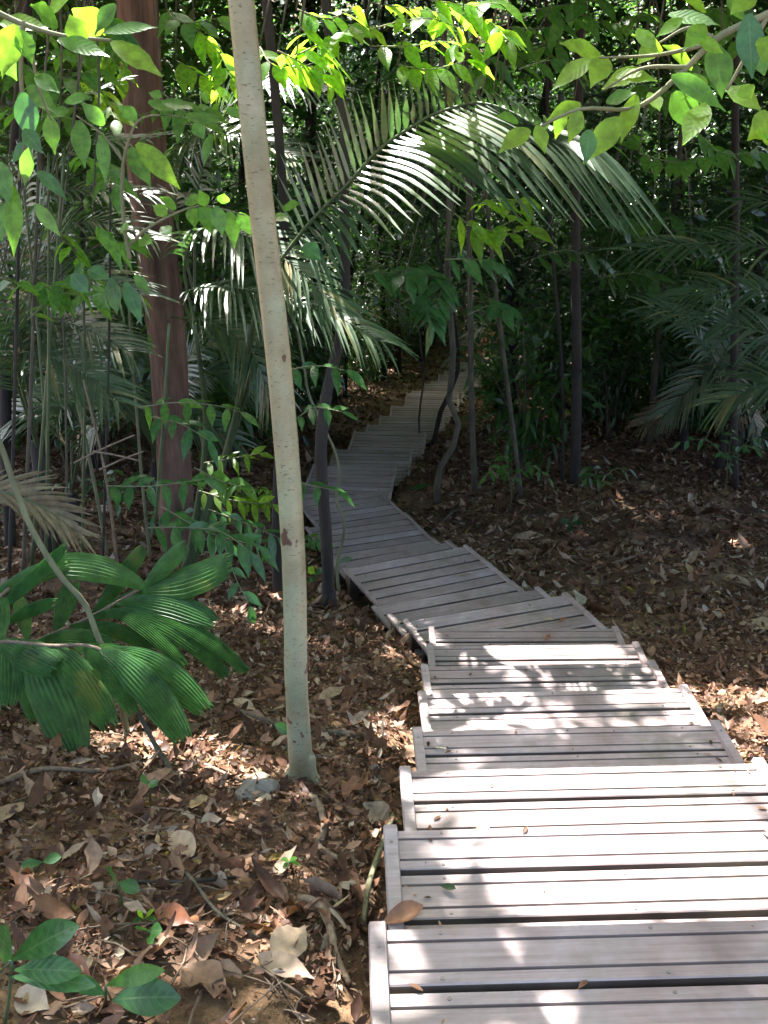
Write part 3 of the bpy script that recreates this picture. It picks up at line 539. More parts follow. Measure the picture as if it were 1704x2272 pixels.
# leafy shoots in the upper middle and right (catching light)
SPR = [('bright leafy twigs at the top centre left of the slim dark trunk', 4.8, [[(640,120),(700,90),(760,60)],[(650,60),(700,120),(720,170)],[(600,110),(660,140),(700,160)],[(640,20),(700,40),(760,20)],[(560,100),(590,140),(640,150)]], 'bright_leaf'),
 ('bright leafy twigs at the top centre right of the slim dark trunk', 5.6, [[(780,70),(850,50),(930,40),(990,60)],[(800,100),(880,100),(960,90),(1020,110)],[(830,10),(900,20),(980,30)],[(860,140),(930,150),(1010,130)],[(1000,30),(1060,50),(1100,90)],[(930,0),(1000,10),(1080,5)]], 'bright_leaf'),
 ('leafy twigs hanging below the great palm frond', 6.2, [[(980,460),(1040,500),(1100,480),(1150,450)],[(1010,480),(1080,510),(1140,495)],[(1040,440),(1090,430),(1130,440)]], 'bright_leaf'),
 ('broad leaves on thin twigs above the far steps', 7.0, [[(960,560),(1020,560),(1080,570)],[(850,600),(900,580),(940,600)],[(1010,680),(1060,660),(1090,670)],[(860,660),(900,640),(930,690)],[(800,590),(850,590),(880,600)],[(960,590),(950,640),(930,700)]], 'gloss_leaf'),
 ('dim leafy twigs in the right middle of the wood', 9.0, [[(1300,450),(1380,480),(1450,470)],[(1400,540),(1480,520),(1560,540)],[(1150,560),(1220,540),(1290,560)],[(1500,620),(1580,600),(1650,620)],[(1300,600),(1380,590),(1440,620)]], 'shade_leaf'),
 ('leafy twigs high on the right behind the sunlit branch', 6.5, [[(1120,150),(1190,130),(1270,150)],[(1480,120),(1540,160),(1600,150)],[(1500,280),(1560,330),(1640,330)],[(1380,330),(1450,350),(1520,340)],[(1100,60),(1180,60),(1240,40)],[(1560,60),(1620,90),(1659,60)]], 'sapling_leaf'),
 ('yellowish leafy twigs behind the thick brown trunk', 7.5, [[(420,60),(470,110),(500,170)],[(380,130),(430,160),(490,200)],[(180,40),(230,90),(260,160)],[(150,170),(210,190),(250,260)]], 'bright_leaf'),
 ('fine leafy twigs filling the top left behind the large-leaved branch', 5.6, [[(20,40),(90,70),(170,60)],[(60,150),(130,170),(210,150)],[(0,230),(70,250),(140,260)],[(180,10),(240,40),(260,90)],[(100,110),(180,120),(250,110)],[(360,20),(410,50),(470,40)],[(350,200),(400,240),(460,230)],[(10,120),(50,160),(90,210)]], 'sapling_leaf'),
 ('leafy twigs at the top edge right of centre, deep green', 7.5, [[(1050,130),(1120,110),(1200,100)],[(1250,30),(1320,50),(1400,30)],[(1380,180),(1440,200),(1500,190)],[(960,170),(1010,150),(1060,170)],[(1160,20),(1220,10),(1290,0)],[(1450,30),(1520,20),(1600,20)],[(1230,290),(1300,310),(1370,290)]], 'sapling_leaf'),
 ('green leafy twigs along the left side among palm fronds', 5.2, [[(0,600),(80,620),(160,610)],[(60,690),(120,640),(200,640)],[(150,330),(200,350),(250,400)],[(130,500),(170,560),(210,640)],[(200,480),(250,520),(300,520)]], 'sapling_leaf')]
for (lab, y, lst, mt) in SPR:
    o0 = D(lst[0][0][0], lst[0][0][1], y)
    t = empty('leafy_branch', o0, label=lab, cat='branch')
    c = np.mean([D(p[0][0], p[0][1], y) for p in lst], axis=0); root = c + np.array([0.15, .2, 1.4 + y * 0.08])
    b = MB()
    for p in lst: b.tube(curve([root, (root + D(*p[0], y)) / 2 + [0.1, .1, .05], D(*p[0], y)], 12), np.linspace(.008, .004, 12), 6)
    b.build('branch_stem', M['grey_bark'], t, origin=o0)
    for p in lst: make_sprig(t, o0, [D(q[0], q[1], y + random.uniform(-.25, .25)) for q in p], 11, .021 * y + .03, .011 * y + .01, mt)

# ------------------------------------------------------------------ palms
def frond_mesh(pts, n, LL, Wd, theta=55, droop=0.55, up=(0, 0, 1), skip=0.18, mat='palm_leaf', rr=0.011, name='frond', parent=None, origin=None, sides=(-1, 1), lift=0.15, taper=0.45):
    P = curve(pts, 60); T = unit(np.gradient(P, axis=0)); b = MB(); b.tube(P, np.linspace(rr, rr * 0.25, 60), 7, 0.4, 1)
    s = np.linspace(skip, 0.985, n); idx = (s * 59).astype(int)
    U = np.asarray(up, float); B = unit(np.cross(T, U)); Nn = np.cross(B, T)
    for sg in sides:
        env = np.clip(np.minimum((s - skip + 0.12) / 0.25, 1), 0, 1) * (1 - (1 - taper) * ((s - skip) / (1 - skip)) ** 2.2)
        th = R(theta) * (1 - 0.45 * ((s - skip) / (1 - skip)) ** 2) + rng.normal(size=n) * 0.05
        d = unit(T[idx] * np.cos(th)[:, None] + sg * B[idx] * np.sin(th)[:, None] + Nn[idx] * lift + rng.normal(size=(n, 3)) * 0.03)
        b.leaves(P[idx], d, Nn[idx] * 1.0 + sg * B[idx] * -0.25, LL * env * np.where(rng.random(n) < .08, .55, 1) * rng.uniform(.85, 1.1, n), Wd * (0.75 + 0.25 * env) * rng.uniform(.8, 1.15, n), 7, 0.22, droop * .55 * rng.uniform(.85, 1.2, n), shape='strap')
    return b.build(name, [M[mat], M['green_stem']], parent, origin=origin)
pb_ = G(470, 1230); pb_ = np.array([pb_[0] - .2, 7.4, float(ground(pb_[0] - .2, 7.4))])
palm = empty('feather_palm', pb_, label='large feather palm whose great arching frond sweeps right above the steps', cat='palm')
b = MB()
for (u, v) in [(560, 620), (600, 540), (540, 700), (420, 700)]:
    b.tube(curve([pb_ + [random.uniform(-.1, .1), 0, -.05], D((u + 470) / 2, (v + 1130) / 2, 7.2), D(u, v, 6.8)], 14), np.linspace(.03, .014, 14), 8)
b.build('stalk', M['green_stem'], palm, origin=pb_)
# the great frond (two overlapping fronds)
def strap_leaves(b, lst, mi=0):
    for (A, Mi, Tp, W) in lst:
        C = curve([A, Mi, Tp], 12); T = unit(np.gradient(C, axis=0)); t = np.linspace(0, 1, 12)
        S = unit(np.cross(T, np.array([0, -0.38, 0.85]))); Nn = np.cross(S, T); w = W / 2 * np.minimum(1, .3 + 4 * t) * np.clip(1.03 - t ** 3.2, .08, 1)
        V = np.stack([C - S * w[:, None] + Nn * .25 * w[:, None], C, C + S * w[:, None] + Nn * .25 * w[:, None]], 1)
        i = np.arange(11)[:, None] * 3; j = np.arange(2)[None, :]; b.add(V, np.stack([i + j, i + j + 1, i + j + 4, i + j + 3], -1), random.random(), mi)
RA = np.array([(560,620,6.6),(600,570,6.4),(680,470,6.1),(750,400,5.9),(829,315,5.6),(880,280,5.5),(930,250,5.4),(980,232,5.3),(1030,222,5.25),(1080,232,5.2),(1150,268,5.1),(1229,330,5.0)], float)
RC = curve(RA, 80); fb_ = MB(); fb_.tube(np.array([D(*p) for p in RC]), np.linspace(.013, .004, 80), 7, .4, 1)
def along(P, k): P = np.asarray(P, float); q = np.linspace(0, 1, len(P)); return np.array([np.interp(k, q, P[:, c]) for c in range(P.shape[1])])
low = [(700,640),(735,605),(765,570),(800,550),(857,515),(895,485),(950,465),(1005,445),(1035,425),(1060,430),(1120,475),(1190,510),(1215,470),(1262,490),(1305,495),(1340,500),(1357,505),(1400,515),(1455,520),(1380,430),(1310,400),(1260,350)]
up_ = [(590,400),(600,340),(640,310),(675,310),(690,270),(705,240),(740,195),(770,195),(810,182),(845,172),(880,170),(905,172),(925,180),(962,187),(990,195),(1015,193),(1045,193),(1075,200),(1110,215),(1150,235),(1200,275)]
L1 = []; n1 = 44
for k in np.linspace(0, 1, n1):
    B_ = along(RC, .16 + .80 * k ** 1.0); T_ = along(low, k) + rng.normal(size=2) * 4; ln_ = np.hypot(*(T_ - B_[:2]))
    A = D(*B_); Tp = D(T_[0], T_[1], B_[2] - .35); Mi = D((B_[0] + T_[0]) / 2 + ln_ * .03, (B_[1] + T_[1]) / 2 - ln_ * (.06 + .06 * k), B_[2] - .2); L1.append((A, Mi, Tp, random.uniform(.042, .052) if k > .35 else .038))
for k in np.linspace(0, 1, 38):
    B_ = along(RC, .16 + .78 * k); T_ = along(up_, k) + rng.normal(size=2) * 4; ln_ = np.hypot(*(T_ - B_[:2]))
    L1.append((D(*B_), D((B_[0] + T_[0]) / 2 - ln_ * .02 + 6 * k, (B_[1] + T_[1]) / 2 - ln_ * .05, B_[2] - .05), D(T_[0], T_[1], B_[2] - .1), .036))
strap_leaves(fb_, L1); fb_.build('frond', [M['palm_leaf'], M['green_stem']], palm, origin=pb_)
# white-lit fronds behind the pale trunk
frond_mesh([D(420,700,6.9), D(400,560,6.9), D(430,500,6.8), D(530,510,6.6), D(640,580,6.4), D(740,680,6.2)], 40, .60, .030, 55, .55, (0, -0.2, 1), .22, parent=palm, origin=pb_)
frond_mesh([D(420,720,6.9), D(400,640,6.8), D(480,620,6.6), D(600,640,6.4), D(720,680,6.2), D(830,740,6.0)], 40, .55, .028, 50, .7, (0, -0.2, 1), .2, parent=palm, origin=pb_)
frond_mesh([D(430,760,7.4), D(420,690,7.3), D(500,720,7.2), D(560,790,7.0), D(580,860,7.0)], 36, .5, .024, 50, .5, (0, -0.2, 1), .2, parent=palm, origin=pb_)
frond_mesh([D(420,640,7.6), D(430,400,7.6), D(500,230,7.4), D(600,180,7.2), D(700,200,7.0)], 44, .62, .026, 60, .35, (0, -0.4, 1), .35, parent=palm, origin=pb_)
frond_mesh([D(420,640,7.8), D(380,420,7.8), D(420,300,7.6), D(520,290,7.4), D(640,340,7.2)], 44, .62, .026, 60, .45, (0, -0.4, 1), .3, parent=palm, origin=pb_)
pc = np.array([-2.6, 7.2, float(ground(-2.6, 7.2))])
palm2 = empty('feather_palm', pc, label='dense feather palm at the left edge behind the pale sapling stems', cat='palm')
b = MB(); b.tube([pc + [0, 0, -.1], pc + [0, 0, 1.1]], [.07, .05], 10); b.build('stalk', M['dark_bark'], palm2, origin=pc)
for (e1, e2, e3) in [((60,520),(160,330),(330,300)),((20,560),(130,420),(330,420)),((60,600),(180,480),(340,520)),((60,650),(170,590),(310,640)),((-20,500),(-40,300),(120,200)),((40,500),(120,250),(250,180)),((40,700),(150,700),(280,760)),((20,620),(-20,420),(60,300)),((60,760),(160,790),(260,870))]:
    yy = 6.9 + random.uniform(-.5, .5)
    frond_mesh([pc + [0, 0, 1.0], D(*e1, yy), D(*e2, yy - .1), D(*e3, yy - .3)], 38, .55, .026, 58, .5, (0, -0.3, 1), .3, parent=palm2, origin=pc)
def side_palm(label, base, y, fr, n=34, LL=.7, Wd=.035, mat='palm_leaf'):
    pc = np.array([D(*base, y)[0], y, 0]); pc[2] = ground(pc[0], pc[1])
    t = empty('feather_palm', pc, label=label, cat='palm')
    hb = 0.5; b = MB(); b.tube([pc + [0, 0, -.1], pc + [0.02, 0, hb]], [.08, .05], 9); b.build('stalk', M['dark_bark'], t, origin=pc)
    for e in fr:
        yy = y + random.uniform(-.6, .4)
        frond_mesh([pc + [0, 0, hb * .8]] + [D(*q, yy) for q in e], n, LL, Wd, 55, .5, (0, -0.35, 1), .35, parent=t, origin=pc, mat=mat)
side_palm('feather palm reaching in from the right edge with a pale-tipped low frond', (1760, 900), 8.5, [[(1800,620),(1659,535),(1500,525),(1350,545)],[(1780,700),(1680,640),(1560,620),(1450,650)],[(1790,520),(1700,440),(1580,440)],[(1780,800),(1650,720),(1520,690),(1400,660)],[(1820,600),(1740,500),(1650,300)],[(1760,850),(1650,830),(1550,870)]])
side_palm('dim feather palm on the right under the great frond tips', (1560, 950), 12.5, [[(1540,780),(1470,700),(1380,680)],[(1560,770),(1620,700),(1700,720)],[(1550,780),(1500,830),(1430,900)],[(1560,760),(1560,680),(1500,620)],[(1560,790),(1600,850),(1640,930)]], LL=.6)
side_palm('yellowed dying palm frond clump low on the right slope', (1480, 900), 13.5, [[(1500,860),(1450,880),(1380,920)],[(1500,850),(1560,860),(1600,910)]], LL=.5, mat='dry_palm')
side_palm('small dark feather palm high at the top right of centre', (1300, 500), 17, [[(1290,250),(1230,100),(1120,110)],[(1300,250),(1330,120),(1420,100)],[(1300,250),(1270,60),(1200,10)]], LL=.8, Wd=.05)
side_palm('low feather palm behind the thick brown trunk', (330, 1000), 10.5, [[(380,860),(450,800),(540,850)],[(360,860),(420,760),(520,720)],[(320,860),(240,780),(180,830)],[(340,860),(420,900),(520,960)],[(330,880),(250,870),(190,950)]], LL=.6)
side_palm('feather palm with horizontal fronds behind the left saplings', (150, 1050), 9.0, [[(170,840),(230,740),(330,760)],[(150,840),(80,740),(0,760)],[(160,860),(240,850),(320,900)],[(150,880),(70,880),(-10,950)],[(160,840),(160,700),(220,600)]], LL=.6)
# fan of fallen dry frond at left edge
pd = D(-120, 1080, 4.6)
frond_mesh([pd, D(-20,1060,4.6), D(80,1090,4.5), D(170,1150,4.4)], 26, .34, .022, 28, .25, (0, -0.6, 1), .1, mat='dry_palm', origin=pd, rr=.009, name='dead_frond')
tag(bpy.data.objects['dead_frond'], label='dry brown feathery dead frond lying at the left edge', cat='dead frond')
# cane stalks in the left thicket
for k, (u0, v0, u1, v1, yy, r, mt) in enumerate([(110,1150,40,300,6.2,.011,'green_stem'),(170,1180,180,560,6.5,.012,'green_stem'),(60,1160,140,320,6.0,.013,'green_stem'),(215,1170,240,300,6.4,.010,'dark_bark'),(20,960,160,1230,5.0,.016,'green_stem'),(330,1060,365,700,5.6,.013,'green_stem'),
        (250,1180,180,820,6.0,.011,'twig'),(90,1180,105,330,5.6,.011,'green_stem'),(140,1170,120,280,6.2,.009,'grey_bark'),(40,1190,85,300,5.5,.013,'grey_bark'),(10,1170,45,250,5.4,.012,'dark_bark')]):
    P = curve([D(u0, v0, yy) - [0, 0, .2], D((u0 + u1) / 2 + 8, (v0 + v1) / 2, yy), D(u1, v1, yy)], 16); b = MB(); b.tube(P, np.linspace(r, r * .6, 16), 7, .5, 0, .06)
    tag(b.build('cane_stalk', M[mt], origin=P[0]), label='upright cane stalk in the thicket behind the left saplings', cat='cane', group='cane stalks in the left thicket')
for k, (u0, v0, u1, v1, lab) in enumerate([(160,1000,290,940,'pale dry stick poking out right above the left thicket floor'),(200,975,300,995,'pale broken stick lying nearly level in the left thicket'),(215,1015,310,975,'thin pale stick crossing below the other two in the left thicket')]):
    P = curve([D(u0, v0, 5.2), D((u0 + u1) / 2, (v0 + v1) / 2 - 2, 5.2), D(u1, v1, 5.15)], 8); b = MB(); b.tube(P, np.linspace(.007, .004, 8), 6, .5, 0, .2)
    tag(b.build('stick', M['twig'], origin=P[0]), label=lab, cat='stick')

# ------------------------------------------------------------------ the broad-leaved palm, lower left: pleated leaflets
def pleated(parent, origin, B, T, W, sag=0.25, plts=9, up=(0, -.5, .85), tip=0.6, r=None):
    d = T - B; L = np.linalg.norm(d); seg = 14; n = plts * 2 + 1
    t = np.linspace(0, 1, seg + 1); W = W * random.uniform(.82, 1.0); base = B[None, :] + d[None, :] * t[:, None] + np.array([0, 0, 1.0]) * (sag * L * 4 * (t * (1 - t)))[:, None]
    Tn = unit(np.gradient(base, axis=0)); S = unit(np.cross(Tn, np.asarray(up, float))); Nn = np.cross(S, Tn)
    w = np.minimum(1, 0.22 + 1.35 * t ** 0.7) * np.where(t > 0.72, 1 - (1 - tip) * ((t - 0.72) / 0.28) ** 1.6, 1)
    s = np.linspace(-1, 1, n); z = np.where(np.arange(n) % 2 == 0, 1, -1) * (0.0042 + .0015 * random.random()) * min(1, L / .3)
    V = base[:, None, :] + S[:, None, :] * (s[None, :, None] * (W / 2 * w)[:, None, None]) + Nn[:, None, :] * ((z[None, :] * np.minimum(w, 1)[:, None] * .55) - (s ** 2)[None, :] * (W * .16 * w)[:, None])[:, :, None]
    V[-1] += d / L * (rng.random((n, 1)) - .5) * 0.03; V[-1, ::3] -= d / L * 0.02
    i = np.arange(seg)[:, None] * n; j = np.arange(n - 1)[None, :]
    b = MB(); b.add(V, np.stack([i + j, i + j + 1, i + j + 1 + n, i + j + n], -1), random.random() if r is None else r)
    return b.build('leaflet', M['broad_leaf'], parent, origin=origin, smooth=False)
bp = G(-30, 1560); bpalm = empty('broad_leaf_palm', bp, label='low palm with wide pleated dark green leaflets, lower left', cat='palm')
b = MB()
b.tube(curve([bp, D(-60,1420,3.3), D(0,1387,3.2), D(110,1395,3.15), D(215,1402,3.1), D(250,1425,3.1)], 30), np.linspace(.010, .006, 30), 8)
b.tube(curve([bp, D(-40,1450,3.5), D(80,1385,3.55), D(200,1330,3.55), D(310,1268,3.55)], 30), np.linspace(.010, .006, 30), 8)
b.tube(curve([bp, D(-80,1400,3.4), D(-40,1330,3.4), D(20,1270,3.4)], 20), np.linspace(.010, .006, 20), 8)
b.build('leaf_stalk', M['twig'], bpalm, origin=bp)
for (bx_, by_, yb, tx, ty, yt, w, sag) in [(60,1395,3.15,165,1625,2.9,.175,.10),(110,1395,3.15,238,1570,2.95,.13,.12),(215,1402,3.1,400,1600,2.9,.135,.14),(235,1405,3.12,445,1535,3.0,.11,.14),(10,1390,3.2,10,1530,3.0,.12,.1),(160,1398,3.15,330,1440,3.1,.10,.05),(0,1385,3.2,120,1440,3.05,.15,.02),
     (210,1330,3.55,533,1450,3.3,.065,.16),(190,1335,3.55,492,1458,3.3,.08,.18),(250,1300,3.55,468,1345,3.4,.12,.10),(305,1270,3.55,497,1210,3.5,.16,-.05),(310,1268,3.55,400,1175,3.6,.10,.02),(315,1268,3.55,100,1222,3.5,.13,.12),(120,1365,3.55,158,1252,3.7,.09,.04),
     (150,1350,3.55,340,1400,3.4,.08,.08),(80,1385,3.5,250,1400,3.35,.09,.10),(-20,1330,3.4,140,1180,3.4,.075,.0),(10,1290,3.4,-40,1420,3.2,.12,.05),(-10,1280,3.45,150,1215,3.5,.10,.05),(200,1330,3.6,310,1180,3.75,.09,.0),(220,1320,3.6,420,1280,3.6,.09,.12),(-20,1400,3.2,-60,1560,3.0,.15,.1),(0,1350,3.5,120,1300,3.45,.07,.05),(60,1380,3.5,40,1290,3.6,.07,.02),(260,1300,3.6,470,1400,3.35,.06,.15),(230,1320,3.5,400,1440,3.3,.07,.14),(40,1395,3.15,80,1560,3.0,.10,.12),(180,1400,3.1,290,1540,2.95,.08,.12)]:
    pleated(bpalm, bp, D(bx_, by_, yb), D(tx, ty, yt), w, sag)

# ------------------------------------------------------------------ seedlings at the lower left
def seedling(label, root, lst, y, mat='gloss_leaf', stems=True, jit=.02, name='seedling'):
    rt = G(*root); t = empty(name, rt, label=label, cat='seedling'); b = MB(); y = float(rt[1]) - .015
    def DD(u, v, yy, h=.02):
        p = D(u, v, yy); return p if p[2] > ground(p[0], p[1]) + h else ground_hit(u * K, v * K, h + .03)
    hub = DD(lst[0][0], lst[0][1], y)
    b.tube(curve([rt - [0, 0, .02], (rt + hub) / 2 + [.006, 0, 0], hub], 8), np.linspace(.004, .0025, 8), 6)
    for l in lst: b.tube([hub, DD(l[0], l[1], y)], [.002, .0015], 5) if abs(l[0] - lst[0][0]) + abs(l[1] - lst[0][1]) > 3 else None
    b.build('stem', M['green_stem'], t, origin=rt)
    for l in lst:
        B = DD(l[0], l[1], y); T = DD(l[2], l[3], y - .03); d = T - B; L = np.linalg.norm(d); W = l[4] * K / F * np.linalg.norm(B) * 1.1; q = MB()
        q.leaves([B], [d + np.array([0, 0, .1 * L])], [np.array([random.uniform(-.3, .3), -.55, .8])], [L], [W], 10, .22, [.1], shape='obov', wavy=.06); q.build('leaf', M[l[5] if len(l) > 5 else mat], t, origin=rt)
seedling('glossy seedling with long leaves at the bottom left corner', (0, 2230), [(25,2075,180,1992,56),(5,2080,15,1990,62),(30,2095,180,2100,46),(20,2110,210,2130,36),(0,2100,-60,2060,40)], 1.62)
seedling('fresh green two-leaved seedling left of the steps at the very bottom', (215, 2185), [(228,2130,362,2092,34,'sapling_leaf'),(240,2160,395,2155,60),(230,2150,140,2110,30)], 1.58)
seedling('small upright seedling with dark leaves in the litter, lower left', (262, 1975), [(252,1910,236,1866,26),(256,1905,302,1925,26)], 2.02)
seedling('tiny dark seedling near the left edge of the litter', (60, 1890), [(92,1862,42,1872,18),(92,1862,135,1850,20)], 2.1)
seedling('small three-leaved seedling at the foot of the pale tree', (632, 1650), [(633,1590,590,1562,20),(633,1592,628,1625,20),(633,1592,658,1582,18)], 2.62)
seedling('little bright seedling with narrow leaves in mid litter', (305, 1995), [(310,1985,295,1965,9,'bright_leaf'),(312,1985,335,1962,9,'bright_leaf'),(312,1985,340,1985,9),(310,1985,285,1990,9)], 1.95)
seedling('broad flat seedling low in the litter below the little bright one', (325, 2030), [(322,2012,296,1998,26),(322,2012,352,2010,28),(322,2014,330,2040,18)], 1.88)
seedling('feathery tiny seedling left of the upper near steps', (625, 1870), [(625,1862,608,1855,10),(625,1862,640,1852,10),(625,1862,648,1868,9),(625,1862,612,1873,9)], 2.28, 'sapling_leaf')
seedling('dark leaf pair under the broad-leaved palm', (320, 1740), [(321,1688,300,1682,20),(321,1690,340,1698,20)], 2.55)
seedling('small leafy sprout beside the base of the slim black tree', (735, 1262), [(728,1220,762,1205,16),(728,1222,760,1235,16),(726,1222,700,1208,14),(728,1225,735,1250,14)], 5.9)
seedling('bright seedling left of the first bent step platform', (680, 1265), [(680,1240,664,1225,16,'bright_leaf'),(680,1242,700,1228,16),(680,1245,668,1262,16)], 6.4)
seedling('dark fern-like sprout on the right slope near the elbowed stem', (1235, 1150), [(1235,1130,1205,1125,14),(1235,1130,1262,1128,14),(1235,1132,1228,1150,12),(1236,1130,1250,1112,12)], float(G(1235, 1150)[1]), 'dark_leaf')


for (lab, u, v, n_, h_, mt) in [('leafy green shoot low behind the broad-leaved palm', 110, 1165, 3, .5, 'sapling_leaf'), ('leafy shoot at the foot of the thick brown trunk', 420, 1215, 4, .55, 'gloss_leaf'), ('bright leafy shoot catching sun behind the pale tree', 560, 1150, 4, .5, 'bright_leaf'),
    ('small leafy shoot left of the slim black kinked tree', 640, 1240, 2, .35, 'sapling_leaf'), ('leafy shoot in the dark between the pale sapling stems', 260, 1165, 4, .7, 'gloss_leaf'), ('leafy shoot beside the left edge of the far steps', 600, 1020, 4, .8, 'shade_leaf'),
    ('low dark shoot on the right slope below the straight dark trunk', 1290, 1100, 3, .5, 'shade_leaf'), ('green grassy shoot left of the slanting brown trunk', 1100, 1100, 3, .6, 'sapling_leaf'), ('leafy shoot on the right slope near the right edge', 1560, 1080, 4, .8, 'gloss_leaf')]:
    g0 = G(u, v); t = empty('leafy_shoot', g0, label=lab, cat='shoot'); b = MB(); tp = g0 + [0, 0, h_ * .6]
    b.tube(curve([g0 - [0, 0, .03], g0 + [.02, 0, h_ * .3], tp], 6), np.linspace(.007, .004, 6), 6); b.build('stem', M['green_stem'], t, origin=g0)
    for k_ in range(n_):
        a_ = k_ * 6.28 / n_ + random.uniform(-.4, .4); e_ = np.array([math.cos(a_), math.sin(a_) * .8, 0]) * h_ * .7
        make_sprig(t, g0, [tp - [0, 0, h_ * .15 * (k_ % 2)], tp + e_ * .5 + [0, 0, h_ * .3], tp + e_ + [0, 0, h_ * random.uniform(.1, .35)]], 9, .13, .05, mt)
# ------------------------------------------------------------------ crowns of the near trees (unseen, above the frame; leaf cover shaped to set sun and shade)
N = 380000
nc = 2500; cc = np.stack([rng.uniform(-10.5, 10.5, nc), -2.5 + 26 * rng.random(nc) ** .9, rng.uniform(1.9, 5.4, nc)], 1)
ex = []
for k_ in range(900):                                  # extra unseen leaf clusters, added to shade the lower steps and right-hand slope
    yy_ = 5.2 + 22 * random.random() ** 1.3; xx_ = float(path_x(yy_)) + (random.uniform(-.8, .8) if random.random() < .72 else random.uniform(.5, 5))
    g_ = np.array([xx_, yy_, float(ground(xx_, yy_)) + .2]); zt_ = random.uniform(max(2.2, .09 * yy_ + 1.6), 6.0); ex.append(g_ + SUN * (zt_ - g_[2]) / SUN[2])
cc = np.concatenate([cc, np.array(ex)]); nc = len(cc)
ci = rng.integers(0, nc, N); P = cc[ci] + rng.normal(size=(N, 3)) * np.array([.5, .5, .25])
open_ = np.clip((P[:, 1] - .6) / 2.8, 0, 1)            # canopy thinned around the camera to let in more light
keep = (P[:, 2] > 0.075 * np.maximum(P[:, 1], 0) + .9) & ~sunlit_mask(P) & (rng.random(N) < .10 + .90 * open_)
P = P[keep]; n = len(P)
txy = np.array([t[1] for t in trees]); own = np.argmin(((P[:, None, :2] - txy[None]) ** 2).sum(-1), 1)
d = rand_dir(n, .45); up = unit(np.array([0, 0, 1.0]) + rng.normal(size=(n, 3)) * .45); Ls = rng.uniform(.14, .27, n)
for k, (t, xy, base) in enumerate(trees):
    q = own == k
    if q.sum() < 20: continue
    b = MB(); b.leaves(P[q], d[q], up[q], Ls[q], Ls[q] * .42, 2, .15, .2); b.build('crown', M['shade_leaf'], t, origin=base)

# ------------------------------------------------------------------ the wood behind: template trees, shrubs and palms, copied
def template_tree(kind):
    t = empty('understorey_tree', (0, 0, 0)); H = [7.5, 9, 6, 8.5, 7, 10][kind]; b = MB()
    P = curve([(0, 0, -.4), (random.uniform(-.2, .2), 0, H * .3), (random.uniform(-.3, .3), random.uniform(-.2, .2), H * .65), (random.uniform(-.4, .4), 0, H)], 16)
    r0 = [.05, .08, .04, .11, .06, .14][kind]; b.tube(P, np.linspace(r0, r0 * .3, 16), 8, .5, 0, .08)
    for k in range(9):
        i = random.randint(4, 14); a = random.uniform(0, 6.28); l = random.uniform(.7, 1.6); e = P[i] + np.array([math.cos(a) * l, math.sin(a) * l, l * .5])
        b.tube(curve([P[i], (P[i] + e) / 2 + [0, 0, .1], e], 5), np.linspace(r0 * .3, r0 * .08, 5), 5)
    b.build('trunk', M['dark_bark' if kind % 2 else 'grey_bark'], t)
    n = 4600; nc = 90; zz = rng.uniform(H * .22, H * 1.05, nc); rad = 1.5 * np.sin(np.pi * np.clip((zz / H - .1), 0, 1)) ** .5 + .25
    a = rng.uniform(0, 2 * np.pi, nc); rr = rad * np.sqrt(rng.random(nc)); c = np.stack([np.cos(a) * rr, np.sin(a) * rr, zz], 1)
    ci = rng.integers(0, nc, n); Q = c[ci] + rng.normal(size=(n, 3)) * [.3, .3, .13]
    lf = MB(); L = rng.uniform(.08, .21, n) * (1.15 if kind % 2 else 1)
    lf.leaves(Q, rand_dir(n, .5), unit(np.array([0, -.15, 1.0]) + rng.normal(size=(n, 3)) * .4), L, L * (.42 if kind != 2 else .25), 3, .15, .25, r=np.clip(rng.random(nc)[ci] * .7 + rng.random(n) * .3, 0, 1))
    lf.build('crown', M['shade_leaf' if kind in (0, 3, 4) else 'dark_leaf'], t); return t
def template_shrub(kind):
    t = empty('forest_shrub', (0, 0, 0)); H = [1.6, 2.4, 1.0, 3.0][kind]; b = MB(); tips = []
    for k in range(6):
        a = random.uniform(0, 6.28); e = np.array([math.cos(a) * H * .3, math.sin(a) * H * .3, H * random.uniform(.7, 1)])
        P = curve([(0, 0, -.1), e * [.3, .3, .5], e], 10); b.tube(P, np.linspace(.015, .005, 10), 6); tips += list(P[3:])
    b.build('stem', M['grey_bark'], t); tips = np.array(tips); n = 700
    Q = tips[rng.integers(0, len(tips), n)] + rng.normal(size=(n, 3)) * H * .09; lf = MB(); L = rng.uniform(.07, .18, n)
    d = Q - np.array([0, 0, H * .5]); lf.leaves(Q, unit(unit(d) + rand_dir(n)), unit(np.array([0, 0, 1.0]) + rng.normal(size=(n, 3)) * .4), L, L * .36, 3, .18, .35)
    lf.build('foliage', M['dark_leaf' if kind % 2 else 'shade_leaf'], t); return t
def template_palm():
    t = empty('understorey_palm', (0, 0, 0)); b = MB(); b.tube([(0, 0, -.2), (0, 0, .9)], [.06, .05], 8); b.build('stalk', M['dark_bark'], t)
    for k in range(9):
        a = k * 6.28 / 9 + random.uniform(-.3, .3); c, s = math.cos(a), math.sin(a); l = random.uniform(1.2, 1.7); h = random.uniform(1.0, 1.9)
        frond_mesh([(0, 0, .8), (c * l * .4, s * l * .4, .8 + h * .8), (c * l * .9, s * l * .9, .8 + h), (c * l * 1.45, s * l * 1.45, .5 + h * .7)], 26, .55, .035, 55, .5, (0, 0, 1), .3, parent=t)
    return t
T_tree = [template_tree(k) for k in range(6)]; T_shrub = [template_shrub(k) for k in range(4)]; T_palm = [template_palm()]
used = set()
